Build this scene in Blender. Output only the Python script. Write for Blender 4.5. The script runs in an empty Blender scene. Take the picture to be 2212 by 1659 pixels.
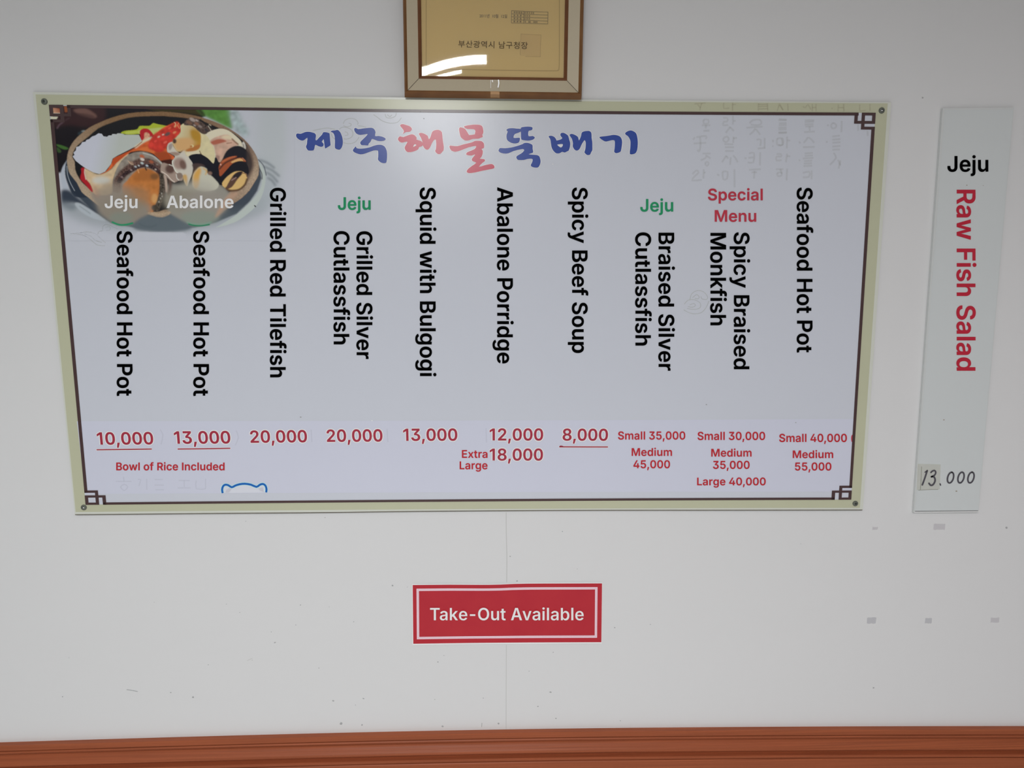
import bpy, bmesh, math, random
import numpy as np
from mathutils import Vector, Euler
from mathutils.geometry import delaunay_2d_cdt

scene = bpy.context.scene
COL = scene.collection
random.seed(4)

# ------------------------------------------------------------------ camera
W, H, F = 2212.0, 1659.0, 1661.0
CAM = Vector((0.8421, -1.5325, 1.7841))
EUL = Euler((1.4172, -0.0017, -0.0332), 'XYZ')
cd = bpy.data.cameras.new('camera')
cd.sensor_fit = 'HORIZONTAL'
cd.sensor_width = 36.0
cd.lens = F / W * 36.0
cd.clip_start = 0.02
cam = bpy.data.objects.new('camera', cd)
cam.location = CAM
cam.rotation_euler = EUL
COL.objects.link(cam)
scene.camera = cam
ROT = EUL.to_matrix()

# ------------------------------------------------------------------ world, lamps, exposure
wd = bpy.data.worlds.new('room_ambient')
scene.world = wd
wd.use_nodes = True
bg = wd.node_tree.nodes['Background']
bg.inputs['Color'].default_value = (0.94, 0.98, 1.0, 1)
bg.inputs['Strength'].default_value = 0.06
vs = scene.view_settings
vs.view_transform = 'Standard'
vs.look = 'None'
vs.exposure = 0.14
vs.gamma = 1.0
vs.use_curve_mapping = False


def lamp(name, loc, sx, sy, radiance, color=(1, 1, 1)):
    """downward area light at ceiling height, for panel lamps and added fills"""
    ld = bpy.data.lights.new(name, 'AREA')
    ld.shape = 'RECTANGLE'
    ld.size = sx
    ld.size_y = sy
    ld.energy = radiance * math.pi * sx * sy
    ld.color = color
    o = bpy.data.objects.new(name, ld)
    o.location = loc
    COL.objects.link(o)
    return o


lamp('overhead_light', (0.61, -2.45, 2.58), 0.47, 0.22, 124, (0.985, 0.992, 1.0))
lamp('overhead_light', (0.50, -2.74, 2.58), 0.45, 0.08, 124, (0.985, 0.992, 1.0))
lamp('overhead_light', (0.56, -4.40, 2.58), 0.50, 0.26, 175, (0.97, 1.0, 1.0))
lamp('overhead_light', (2.75, -1.60, 2.58), 0.6, 0.6, 3.2, (1.0, 0.78, 0.84))  # unseen side lamp for the leftward shadows, tint added to pinken the wall
lamp('overhead_light', (-0.80, -1.75, 2.58), 0.6, 0.6, 2.0, (0.78, 1.0, 1.03))  # unseen fill added on the left, tinted cool to colour the wall
lamp('overhead_light', (0.70, -0.95, 2.58), 0.7, 0.3, 1.2, (1.0, 0.96, 0.98))  # unseen fill added for brightness, kept out of the glass reflection

# ------------------------------------------------------------------ projection helpers


def ray(px, py):
    return ROT @ Vector(((px - W / 2) / F, -(py - H / 2) / F, -1.0))


def at(px, py, d=0.0):
    """point where the view through (px,py) meets the plane d metres in front of the wall"""
    r = ray(px, py)
    t = (-d - CAM.y) / r.y
    return CAM + r * t


# certificate frame: leans forward a little from its foot
CO = at(1064.5, 209.5, 0.012)
_bl, _br = at(875, 209, 0.012), at(1255, 214, 0.012)
CU = (_br - _bl).normalized()
_t = math.radians(2.15)
CV = Vector((0, -math.sin(_t), math.cos(_t)))
CV = (CV - CU * CV.dot(CU)).normalized()
CN = CU.cross(CV)          # towards the room


def cert(px, py, n=0.0):
    r = ray(px, py)
    o = CO + CN * n
    t = (o - CAM).dot(CN) / r.dot(CN)
    return CAM + r * t


# ------------------------------------------------------------------ colour and materials
K = 1.5


def lin(c):
    c = c / 255.0
    return c / 12.92 if c <= 0.04045 else ((c + 0.055) / 1.055) ** 2.4


def A(r, g, b, k=K):
    return tuple(min(0.92, lin(v) * k) for v in (r, g, b))


MATS = {}


def mat(name, col, rough=0.5, spec=0.5, metal=0.0, mottle=0.0, mscale=6.0, stretch=(1, 1, 1), bump=0.0, bscale=200.0, col2=None, coat=0.0):
    if name in MATS:
        return MATS[name]
    m = bpy.data.materials.new(name)
    m.use_nodes = True
    nt = m.node_tree
    b = nt.nodes['Principled BSDF']
    b.inputs['Base Color'].default_value = (*col, 1)
    b.inputs['Roughness'].default_value = rough
    b.inputs['Metallic'].default_value = metal
    b.inputs['Specular IOR Level'].default_value = spec
    if coat:
        b.inputs['Coat Weight'].default_value = coat
        b.inputs['Coat Roughness'].default_value = 0.12
    geo = nt.nodes.new('ShaderNodeNewGeometry')
    mp = nt.nodes.new('ShaderNodeMapping')
    mp.inputs['Scale'].default_value = stretch
    nt.links.new(geo.outputs['Position'], mp.inputs['Vector'])
    nz = nt.nodes.new('ShaderNodeTexNoise')
    nz.inputs['Scale'].default_value = mscale
    nz.inputs['Detail'].default_value = 5
    nt.links.new(mp.outputs['Vector'], nz.inputs['Vector'])
    rp = nt.nodes.new('ShaderNodeMix')
    rp.data_type = 'RGBA'
    c2 = col2 if col2 else tuple(v * (1 - mottle) for v in col)
    c1 = tuple(min(0.95, v * (1 + mottle)) for v in col) if not col2 else col
    rp.inputs['A'].default_value = (*c1, 1)
    rp.inputs['B'].default_value = (*c2, 1)
    nt.links.new(nz.outputs['Fac'], rp.inputs['Factor'])
    nt.links.new(rp.outputs['Result'], b.inputs['Base Color'])
    if bump:
        n2 = nt.nodes.new('ShaderNodeTexNoise')
        n2.inputs['Scale'].default_value = bscale
        n2.inputs['Detail'].default_value = 3
        nt.links.new(mp.outputs['Vector'], n2.inputs['Vector'])
        bp = nt.nodes.new('ShaderNodeBump')
        bp.inputs['Strength'].default_value = bump
        bp.inputs['Distance'].default_value = 0.001
        nt.links.new(n2.outputs['Fac'], bp.inputs['Height'])
        nt.links.new(bp.outputs['Normal'], b.inputs['Normal'])
    MATS[name] = m
    return m


def ghost(name, col, alpha):
    """thin see-through print or film"""
    if name in MATS:
        return MATS[name]
    m = bpy.data.materials.new(name)
    m.use_nodes = True
    nt = m.node_tree
    b = nt.nodes['Principled BSDF']
    b.inputs['Base Color'].default_value = (*col, 1)
    b.inputs['Roughness'].default_value = 0.4
    b.inputs['Alpha'].default_value = alpha
    MATS[name] = m
    return m


BG = dict(rough=0.22, spec=0.25)      # the board's laminated sheen
M_WALL = mat('painted_wallpaper', A(189, 189, 189), 0.75, 0.25, mottle=0.018, mscale=2.2, bump=0.10, bscale=60, stretch=(0.25, 1, 2.2))
M_SPECK = mat('wall_dirt', A(140, 142, 143), 0.8, 0.2)
M_SEAM = mat('wallpaper_seam', A(168, 168, 166), 0.8, 0.2)
M_WOOD = mat('varnished_wood', A(152, 82, 52), 0.42, 0.16, mscale=30, stretch=(0.12, 6, 14), col2=A(106, 56, 36), bump=0.25, bscale=60)
M_WOODD = mat('wood_panelling', A(140, 78, 52), 0.4, 0.4, mscale=20, stretch=(0.15, 5, 9), col2=A(100, 52, 34))
M_FLOOR = mat('floor_tile', A(170, 168, 168), 0.4, 0.4, mottle=0.06)
M_CEIL = mat('ceiling_board', A(200, 200, 196), 0.8, 0.2, mottle=0.02)
M_PANEL = mat('board_white', A(178, 181, 189), mottle=0.012, mscale=5, **BG)
PANEL_RGB = A(178, 181, 189)
M_CREAM = mat('board_cream', A(166, 167, 143), mottle=0.03, mscale=7, **BG)
M_EDGESHADE = mat('painted_edge_shadow', A(96, 92, 82), 0.6, 0.2)
M_EDGE = mat('board_clear_margin', A(183, 185, 176), mottle=0.02, mscale=9, **BG)
M_BROWN = mat('board_brown_line', A(68, 52, 52), **BG)
M_STRIP = mat('price_strip_paper', A(181, 183, 196), mottle=0.012, mscale=5, **BG)
M_BLACK = mat('black_ink', A(3, 3, 3), rough=0.8, spec=0.02)
M_WHITE = mat('white_ink', (0.95, 0.95, 0.95), rough=0.6, spec=0.1)
M_GREEN = mat('green_ink', A(36, 128, 86), rough=0.7, spec=0.1)
M_RED = mat('red_ink', A(164, 40, 48), rough=0.7, spec=0.1)
M_REDS = mat('special_red_ink', A(164, 52, 66), rough=0.7, spec=0.1)
M_PRICE = mat('price_red_ink', A(146, 46, 62), mottle=0.12, mscale=60, **BG)
M_PRICEH = mat('price_pale_outline', A(240, 210, 220), **BG)
M_BLUE = mat('title_blue_ink', A(48, 68, 136), mottle=0.06, mscale=15, **BG)
M_PINK = mat('title_red_ink', A(176, 66, 84), mottle=0.06, mscale=15, **BG)
M_TITLEH = mat('title_pale_outline', A(212, 214, 232), **BG)
M_BEAR = mat('logo_blue_ink', A(26, 88, 160), **BG)
M_BEARH = mat('logo_pale_blue', A(176, 206, 238), **BG)
M_BEARE = mat('logo_grey_ink', A(176, 177, 186), **BG)
M_BEARF = mat('logo_face_pale', A(190, 192, 200), **BG)
M_GHOST = ghost('ghost_print', A(128, 128, 104), 0.095)
M_GHOSTC = ghost('ghost_print_on_cream', A(128, 104, 80), 0.12)
M_GHOSTB = ghost('ghost_blue_grey', A(140, 146, 160), 0.08)
M_MOTIF = ghost('pale_cloud_print', A(150, 154, 126), 0.22)
M_SCREW = mat('dull_screw_metal', A(92, 96, 88), 0.45, 0.5, metal=0.35)
M_SCREWD = mat('screw_socket', A(44, 46, 42), 0.5)
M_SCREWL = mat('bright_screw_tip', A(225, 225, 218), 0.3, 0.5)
M_SLEEVE = mat('pale_plastic_plate', A(180, 183, 182), 0.35, 0.45, mottle=0.01)
M_SLEEVEP = mat('menu_strip_paper', A(180, 184, 184), 0.5, 0.35, mottle=0.012, mscale=4)
M_PLEDGE = mat('plate_bright_edge', A(206, 208, 205), 0.3, 0.5)
M_PLINE = mat('plate_edge_line', A(84, 86, 84), 0.5)
M_RAWRED = mat('strip_red_ink', A(164, 38, 54), rough=0.7, spec=0.1)
M_MARKER = mat('marker_ink', A(72, 70, 76), rough=0.6, spec=0.2)
M_PATCH = ghost('aged_clear_tape', A(182, 178, 160), 0.28)
M_PATCHE = ghost('tape_edge', A(140, 140, 128), 0.5)
M_RESID = ghost('tape_residue_film', A(158, 158, 166), 0.32)
M_RESIDP = ghost('tape_residue_film_pale', A(168, 162, 170), 0.27)
M_SIGN = mat('red_sign_print', A(166, 44, 50), 0.4, 0.2, mscale=16, col2=A(154, 32, 46))
M_SIGNP = mat('sign_pink_line', A(232, 186, 194), 0.4, 0.4)
M_SIGND = mat('sign_line_shade', A(206, 168, 178), 0.4, 0.4)
M_SIGNE = mat('sign_white_edge', A(238, 222, 224), 0.4, 0.3)
M_SIGNW = mat('sign_white_ink', A(222, 224, 228), 0.6, 0.1)
M_GOLD = mat('bronze_rim', A(134, 94, 54), 0.3, 0.6, metal=0.4, mscale=40, stretch=(0.6, 1, 0.6), col2=A(96, 64, 38))
M_GOLDI = mat('brown_inner_rim', A(112, 72, 44), 0.38, 0.5, metal=0.15, mscale=30, col2=A(86, 52, 32))
M_MATF = mat('taupe_frame_face', A(156, 145, 122), 0.45, 0.4, mottle=0.03, mscale=300)
M_MITRE = mat('mitre_line', A(48, 38, 28), 0.7)
M_CPAPER = mat('certificate_paper', A(190, 168, 118), 0.6, 0.2, mottle=0.02, mscale=8)
M_CLINE = mat('certificate_tan_line', A(166, 144, 100), 0.6, 0.2)
M_CINK = mat('certificate_ink', A(78, 58, 28), 0.6, 0.2)
M_CINKL = ghost('certificate_small_print', A(74, 54, 28), 0.75)
M_STAMP = ghost('faded_seal', A(172, 128, 100), 0.07)
M_STAMPL = ghost('faded_seal_line', A(140, 96, 70), 0.3)
M_CTAPE = ghost('clear_tape', A(190, 180, 160), 0.35)
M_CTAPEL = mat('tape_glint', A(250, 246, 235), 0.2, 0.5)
M_CTAPEB = ghost('tape_end', A(190, 150, 108), 0.7)

# glass with a clear mirror-like sheen
gm = bpy.data.materials.new('picture_glass')
gm.use_nodes = True
nt = gm.node_tree
nt.nodes.remove(nt.nodes['Principled BSDF'])
out = nt.nodes['Material Output']
tr = nt.nodes.new('ShaderNodeBsdfTransparent')
gl = nt.nodes.new('ShaderNodeBsdfGlossy')
gl.inputs['Roughness'].default_value = 0.02
fr = nt.nodes.new('ShaderNodeFresnel')
fr.inputs['IOR'].default_value = 1.5
mx = nt.nodes.new('ShaderNodeMixShader')
nt.links.new(fr.outputs[0], mx.inputs[0])
nt.links.new(tr.outputs[0], mx.inputs[1])
nt.links.new(gl.outputs[0], mx.inputs[2])
nt.links.new(mx.outputs[0], out.inputs['Surface'])
M_GLASS = gm

# ------------------------------------------------------------------ object helpers


def tag(o, label=None, cat=None, group=None, kind=None):
    if label: o['label'] = label
    if cat: o['category'] = cat
    if group: o['group'] = group
    if kind: o['kind'] = kind
    return o


def thing(name, loc, label, cat, group=None):
    o = bpy.data.objects.new(name, None)
    o.empty_display_size = 0.05
    o.location = loc
    COL.objects.link(o)
    return tag(o, label, cat, group)


def wloc(o):
    v = Vector((0, 0, 0))
    while o is not None:
        v += o.location
        o = o.parent
    return v


def build(name, verts, faces, mats, parent=None, fm=None, smooth=False, label=None):
    """one mesh object from world-space vertices"""
    off = wloc(parent) if parent else Vector((0, 0, 0))
    me = bpy.data.meshes.new(name)
    me.from_pydata([tuple(Vector(v) - off) for v in verts], [], faces)
    for m in (mats if isinstance(mats, (list, tuple)) else [mats]):
        me.materials.append(m)
    if fm:
        for p, i in zip(me.polygons, fm):
            p.material_index = i
    if smooth:
        for p in me.polygons:
            p.use_smooth = True
    me.update()
    o = bpy.data.objects.new(name, me)
    COL.objects.link(o)
    if parent:
        o.parent = parent
    if label:
        o['label'] = label
    return o


class MB:
    def __init__(s):
        s.v, s.f, s.m = [], [], []

    def add(s, verts, faces, mi=0):
        n = len(s.v)
        s.v += [Vector(v) for v in verts]
        for f in faces:
            s.f.append([i + n for i in f])
            s.m.append(mi)

    def quad(s, a, b, c, d, mi=0):
        s.add([a, b, c, d], [(0, 1, 2, 3)], mi)

    def slab(s, quadpx, d0, d1, mapf=at, mi=0, back=True):
        """quad given in photo pixels (tl,tr,br,bl) made a solid plate between distances d0 < d1"""
        f = [mapf(x, y, d1) for x, y in quadpx]
        n = Vector((0, -1, 0)) if mapf is at else CN
        b = [p - n * (d1 - d0) for p in f]
        s.add(f + b, [(3, 2, 1, 0), (4, 5, 6, 7), (0, 1, 5, 4), (1, 2, 6, 5), (2, 3, 7, 6), (3, 0, 4, 7)], mi)

    def build(s, name, mats, parent=None, smooth=False, label=None):
        return build(name, s.v, s.f, mats, parent, s.m, smooth, label)


# flat outlines through a filled 2D curve --------------------------------------------------


def curve_mesh(cu):
    o = bpy.data.objects.new('tmp', cu)
    COL.objects.link(o)
    dg = bpy.context.evaluated_depsgraph_get()
    e = o.evaluated_get(dg)
    me = e.to_mesh()
    v = [(q.co.x, q.co.y) for q in me.vertices]
    f = [tuple(p.vertices) for p in me.polygons]
    e.to_mesh_clear()
    bpy.data.objects.remove(o)
    bpy.data.curves.remove(cu)
    return v, f


GLYPHS = """
 :269:
,:269:36,-187 79,107 210,107 125,-187
-:647:486,355 486,251 159,251 159,355
0:647:324,-10 235,-10* 115,78* 53,245* 53,363 53,481* 115,648* 236,737* 324,737 411,737* 532,648* 594,481* 594,363 594,245* 533,78* 412,-10*/324,100 371,100* 434,159* 466,277* 466,363 466,451* 434,568* 371,628* 324,628 277,628* 213,568* 181,451* 181,363 181,277* 213,159* 277,100*
1:452:330,0 330,728 206,728 24,612 24,492 196,598 200,598 200,0
2:647:77,0 77,94 329,342 365,379* 413,435* 439,489* 439,520 439,554* 407,604* 352,631* 318,631 281,631* 227,601* 198,547* 198,510 73,510 73,579* 136,681* 247,737* 319,737 392,737* 502,683* 564,587* 564,526 564,486* 533,408* 455,312* 384,243 258,114 258,109 575,109 575,0
3:647:313,-10 239,-10* 121,41* 51,134* 48,197 179,197 182,167* 219,123* 278,100* 314,100 353,100* 413,127* 448,179* 448,217 448,251* 415,307* 347,342* 294,342 221,342 221,433 392,613 392,618 84,618 84,728 553,728 553,633 316,390 316,416 397,426* 516,374* 582,274* 582,211 582,145* 512,46* 391,-10*
4:647:41,135 41,239 319,728 446,728 174,249 174,243 606,243 606,135/388,0 388,166 390,214 390,454 510,454 510,0
5:647:316,-10 245,-10* 133,44* 68,137* 66,197 193,197 195,168* 228,122* 283,96* 316,96 355,96* 416,132* 450,195* 450,236 450,277* 414,342* 353,378* 313,378 280,378* 216,354* 198,334 80,353 118,728 539,728 539,618 226,618 205,425 209,425 229,449* 303,479* 347,479 397,479* 480,444* 542,379* 577,291* 577,239 577,167* 510,54* 393,-10*
8:647:323,-10 244,-10* 122,43* 54,136* 54,195 54,240* 94,318* 162,369* 205,377 205,381 149,394* 80,484* 80,543 80,599* 143,687* 253,737* 323,737 393,737* 503,687* 566,599* 566,543 566,484* 496,394* 441,381 441,377 483,369* 552,318* 593,240* 593,195 593,136* 524,43* 402,-10*/323,91 364,91* 425,119* 458,170* 458,204 458,239* 423,293* 362,324* 323,324 284,324* 223,293* 187,239* 187,204 187,170* 221,119* 282,91*/323,422 357,422* 409,450* 439,498* 439,530 439,561* 410,608* 357,635* 323,635 289,635* 236,608* 207,561* 207,530 207,498* 237,450* 289,422*
A:728:24,0 278,728 444,728 703,0 560,0 431,378 412,437* 371,584* 346,679 374,679 349,584* 309,435* 292,378 167,0/172,180 172,285 555,285 555,180
B:659:73,0 73,728 352,728 430,728* 535,678* 586,593* 586,539 586,494* 552,431* 495,392* 459,384 459,376 498,375* 569,331* 615,253* 615,198 615,142* 560,52* 450,0* 367,0/204,109 346,109 418,109* 482,165* 482,208 482,241* 450,293* 391,323* 350,323 204,323/204,417 335,417 370,417* 424,443* 456,490* 456,522 456,564* 397,619* 338,619 204,619
C:737:383,-10 288,-10* 137,79* 50,246* 50,363 50,481* 138,648* 288,737* 383,737 443,737* 547,703* 628,638* 681,545* 690,485 558,485 552,518* 521,568* 475,603* 418,620* 385,620 326,620* 233,561* 181,446* 181,363 181,280* 234,165* 326,107* 385,107 418,107* 475,125* 521,160* 553,210* 559,242 690,242 683,190* 634,99* 554,29* 448,-10*
E:605:73,0 73,728 546,728 546,618 204,618 204,422 521,422 521,313 204,313 204,110 548,110 548,0
F:588:73,0 73,728 539,728 539,618 204,618 204,399 506,399 506,291 204,291 204,0
G:749:387,-10 287,-10* 135,81* 50,248* 50,363 50,480* 138,648* 288,737* 383,737 443,737* 547,702* 629,637* 681,549* 689,495 556,495 548,524* 517,570* 473,603* 418,620* 385,620 326,620* 234,561* 181,447* 181,364 181,282* 234,167* 327,107* 388,107 443,107* 525,150* 569,229* 569,283 599,278 401,278 401,380 696,380 696,293 696,199* 616,64* 477,-10*
H:746:73,0 73,728 204,728 204,427 542,427 542,728 672,728 672,0 542,0 542,317 204,317 204,0
I:279:73,0 73,728 206,728 206,0
J:580:273,-10 166,-10* 38,107* 38,215 38,256 169,256 169,214 169,157* 225,98* 273,98 321,98* 377,157* 377,214 377,728 507,728 507,215 507,107* 380,-10*
L:565:73,0 73,728 204,728 204,110 525,110 525,0
M:922:73,0 73,728 270,728 408,352 415,331* 433,265* 452,189* 469,116* 475,88 449,88 455,116* 471,188* 491,264* 509,331* 516,352 652,728 849,728 849,0 719,0 719,367 719,391* 720,457* 722,533* 724,611* 724,646 733,646 724,608* 701,527* 678,451* 658,388* 651,367 516,0 406,0 269,367 262,388* 242,450* 219,525* 196,606* 185,646 196,646 196,613* 198,537* 200,460* 201,391* 201,367 201,0
O:769:385,-10 289,-10* 138,79* 50,246* 50,363 50,481* 138,648* 289,737* 385,737 480,737* 631,648* 718,481* 718,363 718,246* 631,79* 480,-10*/385,107 444,107* 535,166* 587,281* 587,363 587,447* 535,562* 444,620* 385,620 325,620* 234,561* 181,447* 181,363 181,281* 234,166* 325,107*
P:645:73,0 73,728 345,728 429,728* 543,665* 601,556* 601,487 601,417* 542,308* 427,246* 343,246 163,246 163,354 326,354 376,354* 438,388* 468,448* 468,487 468,526* 438,585* 375,618* 325,618 204,618 204,0
R:652:73,0 73,728 345,728 429,728* 543,669* 601,564* 601,495 601,425* 542,323* 427,267* 343,267 149,267 149,375 326,375 376,375* 438,403* 468,456* 468,495 468,534* 438,589* 375,618* 325,618 204,618 204,0/482,0 306,330 448,330 628,0
S:650:329,-11 244,-11* 119,41* 49,142* 46,214 175,214 178,176* 219,125* 287,100* 328,100 371,100* 436,126* 474,174* 474,205 474,234* 441,271* 382,296* 342,306 260,328 169,351* 66,446* 66,523 66,587* 136,684* 256,737* 332,737 410,737* 527,684* 593,589* 594,528 468,528 463,575* 389,626* 330,626 289,626* 230,602* 198,558* 198,531 198,500* 236,461* 293,438* 322,431 390,413 431,404* 507,371* 568,322* 604,252* 604,204 604,140* 539,43* 416,-11*
T:660:40,618 40,728 620,728 620,618 396,618 396,0 265,0 265,618
a:574:220,-11 168,-11* 85,26* 37,100* 37,154 37,200* 72,260* 131,296* 205,315* 245,319 293,324* 352,332* 380,350* 380,368 380,371 380,398* 358,435* 316,455* 285,455 253,455* 206,435* 177,404* 170,386 53,410 69,459* 136,522* 230,553* 284,553 323,553* 401,534* 467,492* 507,419* 507,365 507,0 385,0 385,75 380,75 368,52* 325,13* 262,-11*/252,83 292,83* 349,114* 381,166* 381,196 381,260 374,255* 345,247* 308,240* 273,235* 260,233 232,230* 186,212* 160,180* 160,155 160,131* 184,99* 226,83*
b:624:356,-10 309,-10* 247,22* 210,67* 200,86 192,86 192,0 67,0 67,728 194,728 194,456 200,456 209,475* 245,520* 307,553* 356,553 419,553* 521,488* 581,363* 581,272 581,182* 522,56* 421,-10*/321,94 364,94* 422,141* 451,221* 451,272 451,323* 422,403* 364,448* 321,448 279,448* 222,405* 192,326* 192,272 192,219* 222,139* 280,94*
c:583:304,-11 225,-11* 107,59* 43,186* 43,270 43,355* 107,482* 225,553* 304,553 350,553* 428,529* 489,485* 531,421* 540,381 421,356 416,378* 395,412* 366,437* 328,450* 305,450 261,450* 202,403* 173,322* 173,271 173,220* 202,139* 261,92* 305,92 328,92* 367,106* 397,131* 418,167* 422,189 541,164 532,123* 491,59* 429,13* 350,-11*
d:624:269,-10 204,-10* 102,56* 43,182* 43,272 43,363* 103,488* 205,553* 268,553 317,553* 379,520* 415,475* 425,456 430,456 430,728 557,728 557,0 433,0 433,86 425,86 415,67* 378,22* 316,-10*/303,94 345,94* 402,139* 432,219* 432,272 432,326* 403,405* 345,448* 303,448 260,448* 202,403* 173,323* 173,272 173,221* 203,141* 261,94*
e:591:308,-11 226,-11* 107,58* 43,184* 43,270 43,354* 107,481* 222,553* 300,553 350,553* 440,520* 510,453* 550,349* 550,277 550,238 103,238 103,324 487,324 427,298 427,344* 399,414* 343,453* 301,453 259,453* 200,414* 170,348* 170,307 170,248 170,196* 205,125* 268,89* 310,89 338,89* 383,104* 416,136* 425,159 542,135 529,91* 465,26* 369,-11*
f:389:354,546 354,446 10,446 10,546/110,0 110,598 110,653* 155,725* 233,762* 279,762 313,762* 365,751* 377,747 351,648 343,651* 319,656* 303,656 267,656* 236,621* 236,588 236,0
g:626:303,-216 237,-216* 140,-183* 78,-125* 64,-89 172,-51 181,-66* 211,-98* 263,-119* 302,-119 361,-119* 432,-64* 432,-6 432,98 422,98 412,78* 376,36* 315,8* 268,8 205,8* 103,67* 43,186* 43,274 43,364* 104,488* 206,553* 269,553 317,553* 380,521* 417,475* 427,456 434,456 434,546 558,546 558,-2 558,-74* 492,-169* 376,-216*/304,108 345,108* 403,148* 433,223* 433,276 433,327* 403,405* 346,448* 304,448 261,448* 203,403* 173,325* 173,276 173,225* 203,150* 261,108*
h:612:194,320 194,0 67,0 67,728 192,728 192,411 179,411 202,482* 291,553* 358,553 414,553* 498,505* 545,413* 545,347 545,0 418,0 418,328 418,382* 361,445* 311,445 277,445* 224,415* 194,360*
i:262:67,0 67,546 194,546 194,0/131,623 101,623* 57,664* 57,693 57,722* 101,762* 131,762 162,762* 205,722* 205,693 205,664* 162,623*
j:262:67,546 194,546 194,-32 195,-91* 150,-167* 65,-204* 5,-204 -20,-204 -20,-100 -2,-100 35,-100* 67,-65* 67,-30/131,623 100,623* 57,664* 57,693 57,722* 100,762* 131,762 161,762* 205,722* 205,693 205,664* 161,623*
k:570:183,172 183,326 204,326 400,546 550,546 308,277 282,277/67,0 67,728 194,728 194,0/410,0 231,249 317,339 562,0
l:268:71,0 71,735 198,735 198,0
m:900:67,0 67,546 187,546 191,415 182,415 194,463* 243,525* 309,555* 345,555 404,555* 477,480* 492,408 477,408 488,457* 542,522* 617,555* 660,555 709,555* 787,512* 833,429* 833,368 833,0 706,0 706,349 706,399* 651,446* 611,446 581,446* 536,420* 512,374* 512,343 512,0 388,0 388,354 388,396* 336,446* 296,446 268,446* 222,421* 194,371* 194,335 194,0
n:612:194,320 194,0 67,0 67,546 188,546 189,411 179,411 202,482* 291,553* 358,553 414,553* 498,505* 545,413* 545,347 545,0 418,0 418,328 418,382* 361,445* 311,445 277,445* 224,415* 194,360*
o:609:304,-11 225,-11* 107,59* 43,186* 43,270 43,355* 107,482* 225,553* 304,553 384,553* 501,482* 565,355* 565,270 565,186* 501,59* 384,-11*/304,92 349,92* 408,140* 436,221* 436,271 436,321* 408,402* 349,450* 304,450 260,450* 202,402* 173,321* 173,271 173,221* 202,140* 260,92*
p:624:67,-204 67,546 192,546 192,456 200,456 209,475* 245,520* 307,553* 356,553 419,553* 521,488* 581,363* 581,272 581,182* 522,56* 421,-10* 356,-10 309,-10* 247,22* 210,67* 200,86 194,86 194,-204/321,94 364,94* 422,141* 451,221* 451,272 451,323* 422,403* 364,448* 321,448 279,448* 222,405* 192,326* 192,272 192,219* 222,139* 280,94*
q:624:557,-204 430,-204 430,86 425,86 415,67* 378,22* 316,-10* 269,-10 204,-10* 102,56* 43,182* 43,272 43,363* 103,488* 205,553* 268,553 317,553* 379,520* 415,475* 425,456 433,456 433,546 557,546/303,94 345,94* 402,139* 432,219* 432,272 432,326* 403,405* 345,448* 303,448 260,448* 202,403* 173,323* 173,272 173,221* 203,141* 261,94*
r:397:67,0 67,546 190,546 190,455 196,455 211,502* 284,553* 331,553 342,553* 368,551* 377,550 377,433 370,435* 334,440* 318,440 282,440* 226,409* 194,356* 194,321 194,0
s:549:274,-11 211,-11* 114,25* 52,94* 43,144 162,166 173,126* 230,86* 276,86 323,86* 378,124* 378,151 378,175* 342,206* 305,214 212,234 134,251* 58,327* 58,387 58,437* 114,512* 213,553* 278,553 340,553* 429,518* 485,455* 496,412 382,390 373,418* 324,458* 280,458 239,458* 185,423* 185,395 185,371* 221,340* 263,330 356,311 433,294* 508,221* 508,163 508,112* 449,33* 343,-11*
t:353:320,546 320,446 10,446 10,546/87,676 214,676 214,154 214,124* 240,96* 269,96 277,96* 306,101* 315,102 335,5 314,-2* 270,-7* 250,-7 171,-7* 87,71* 87,143
u:612:254,-7 198,-7* 114,41* 67,133* 67,199 67,546 194,546 194,218 194,163* 251,101* 301,101 335,101* 388,131* 418,187* 418,226 418,546 545,546 545,0 424,0 423,135 432,135 410,64* 320,-7*
v:587:222,0 19,546 155,546 255,249 272,197* 297,91* 311,37 279,37 292,91* 317,197* 334,249 433,546 568,546 364,0
w:839:184,0 22,546 155,546 209,332 221,280* 251,153* 264,76 248,76 261,151* 291,278* 305,332 360,546 481,546 535,332 548,279* 578,152* 591,76 575,76 588,152* 616,278* 629,332 683,546 818,546 655,0 526,0 462,223 453,256* 434,333* 417,414* 407,451 431,451 423,414* 404,333* 386,256* 376,223 312,0
x:569:24,0 237,329 237,231 35,546 175,546 230,453 255,411* 293,332* 312,295 260,295 280,332* 317,411* 342,453 399,546 536,546 332,229 332,325 544,0 406,0 339,109 314,151* 276,229* 256,265 308,265 289,229* 254,151* 229,109 162,0
y:589:62,-195 92,-96 107,-100 136,-107* 181,-100* 211,-68* 217,-37 225,-2 19,546 155,546 255,249 272,196* 294,92* 308,37 275,37 288,92* 314,197* 332,249 435,546 570,546 335,-70 318,-114* 268,-176* 197,-208* 147,-208 120,-208* 74,-200*
"""
KERN = {'e-': -45, '-O': -45, 'Ta': -70, 'Av': -30, 'Ra': -4, 'Fi': -6, 'Po': -8, 'Pa': -20}


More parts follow.
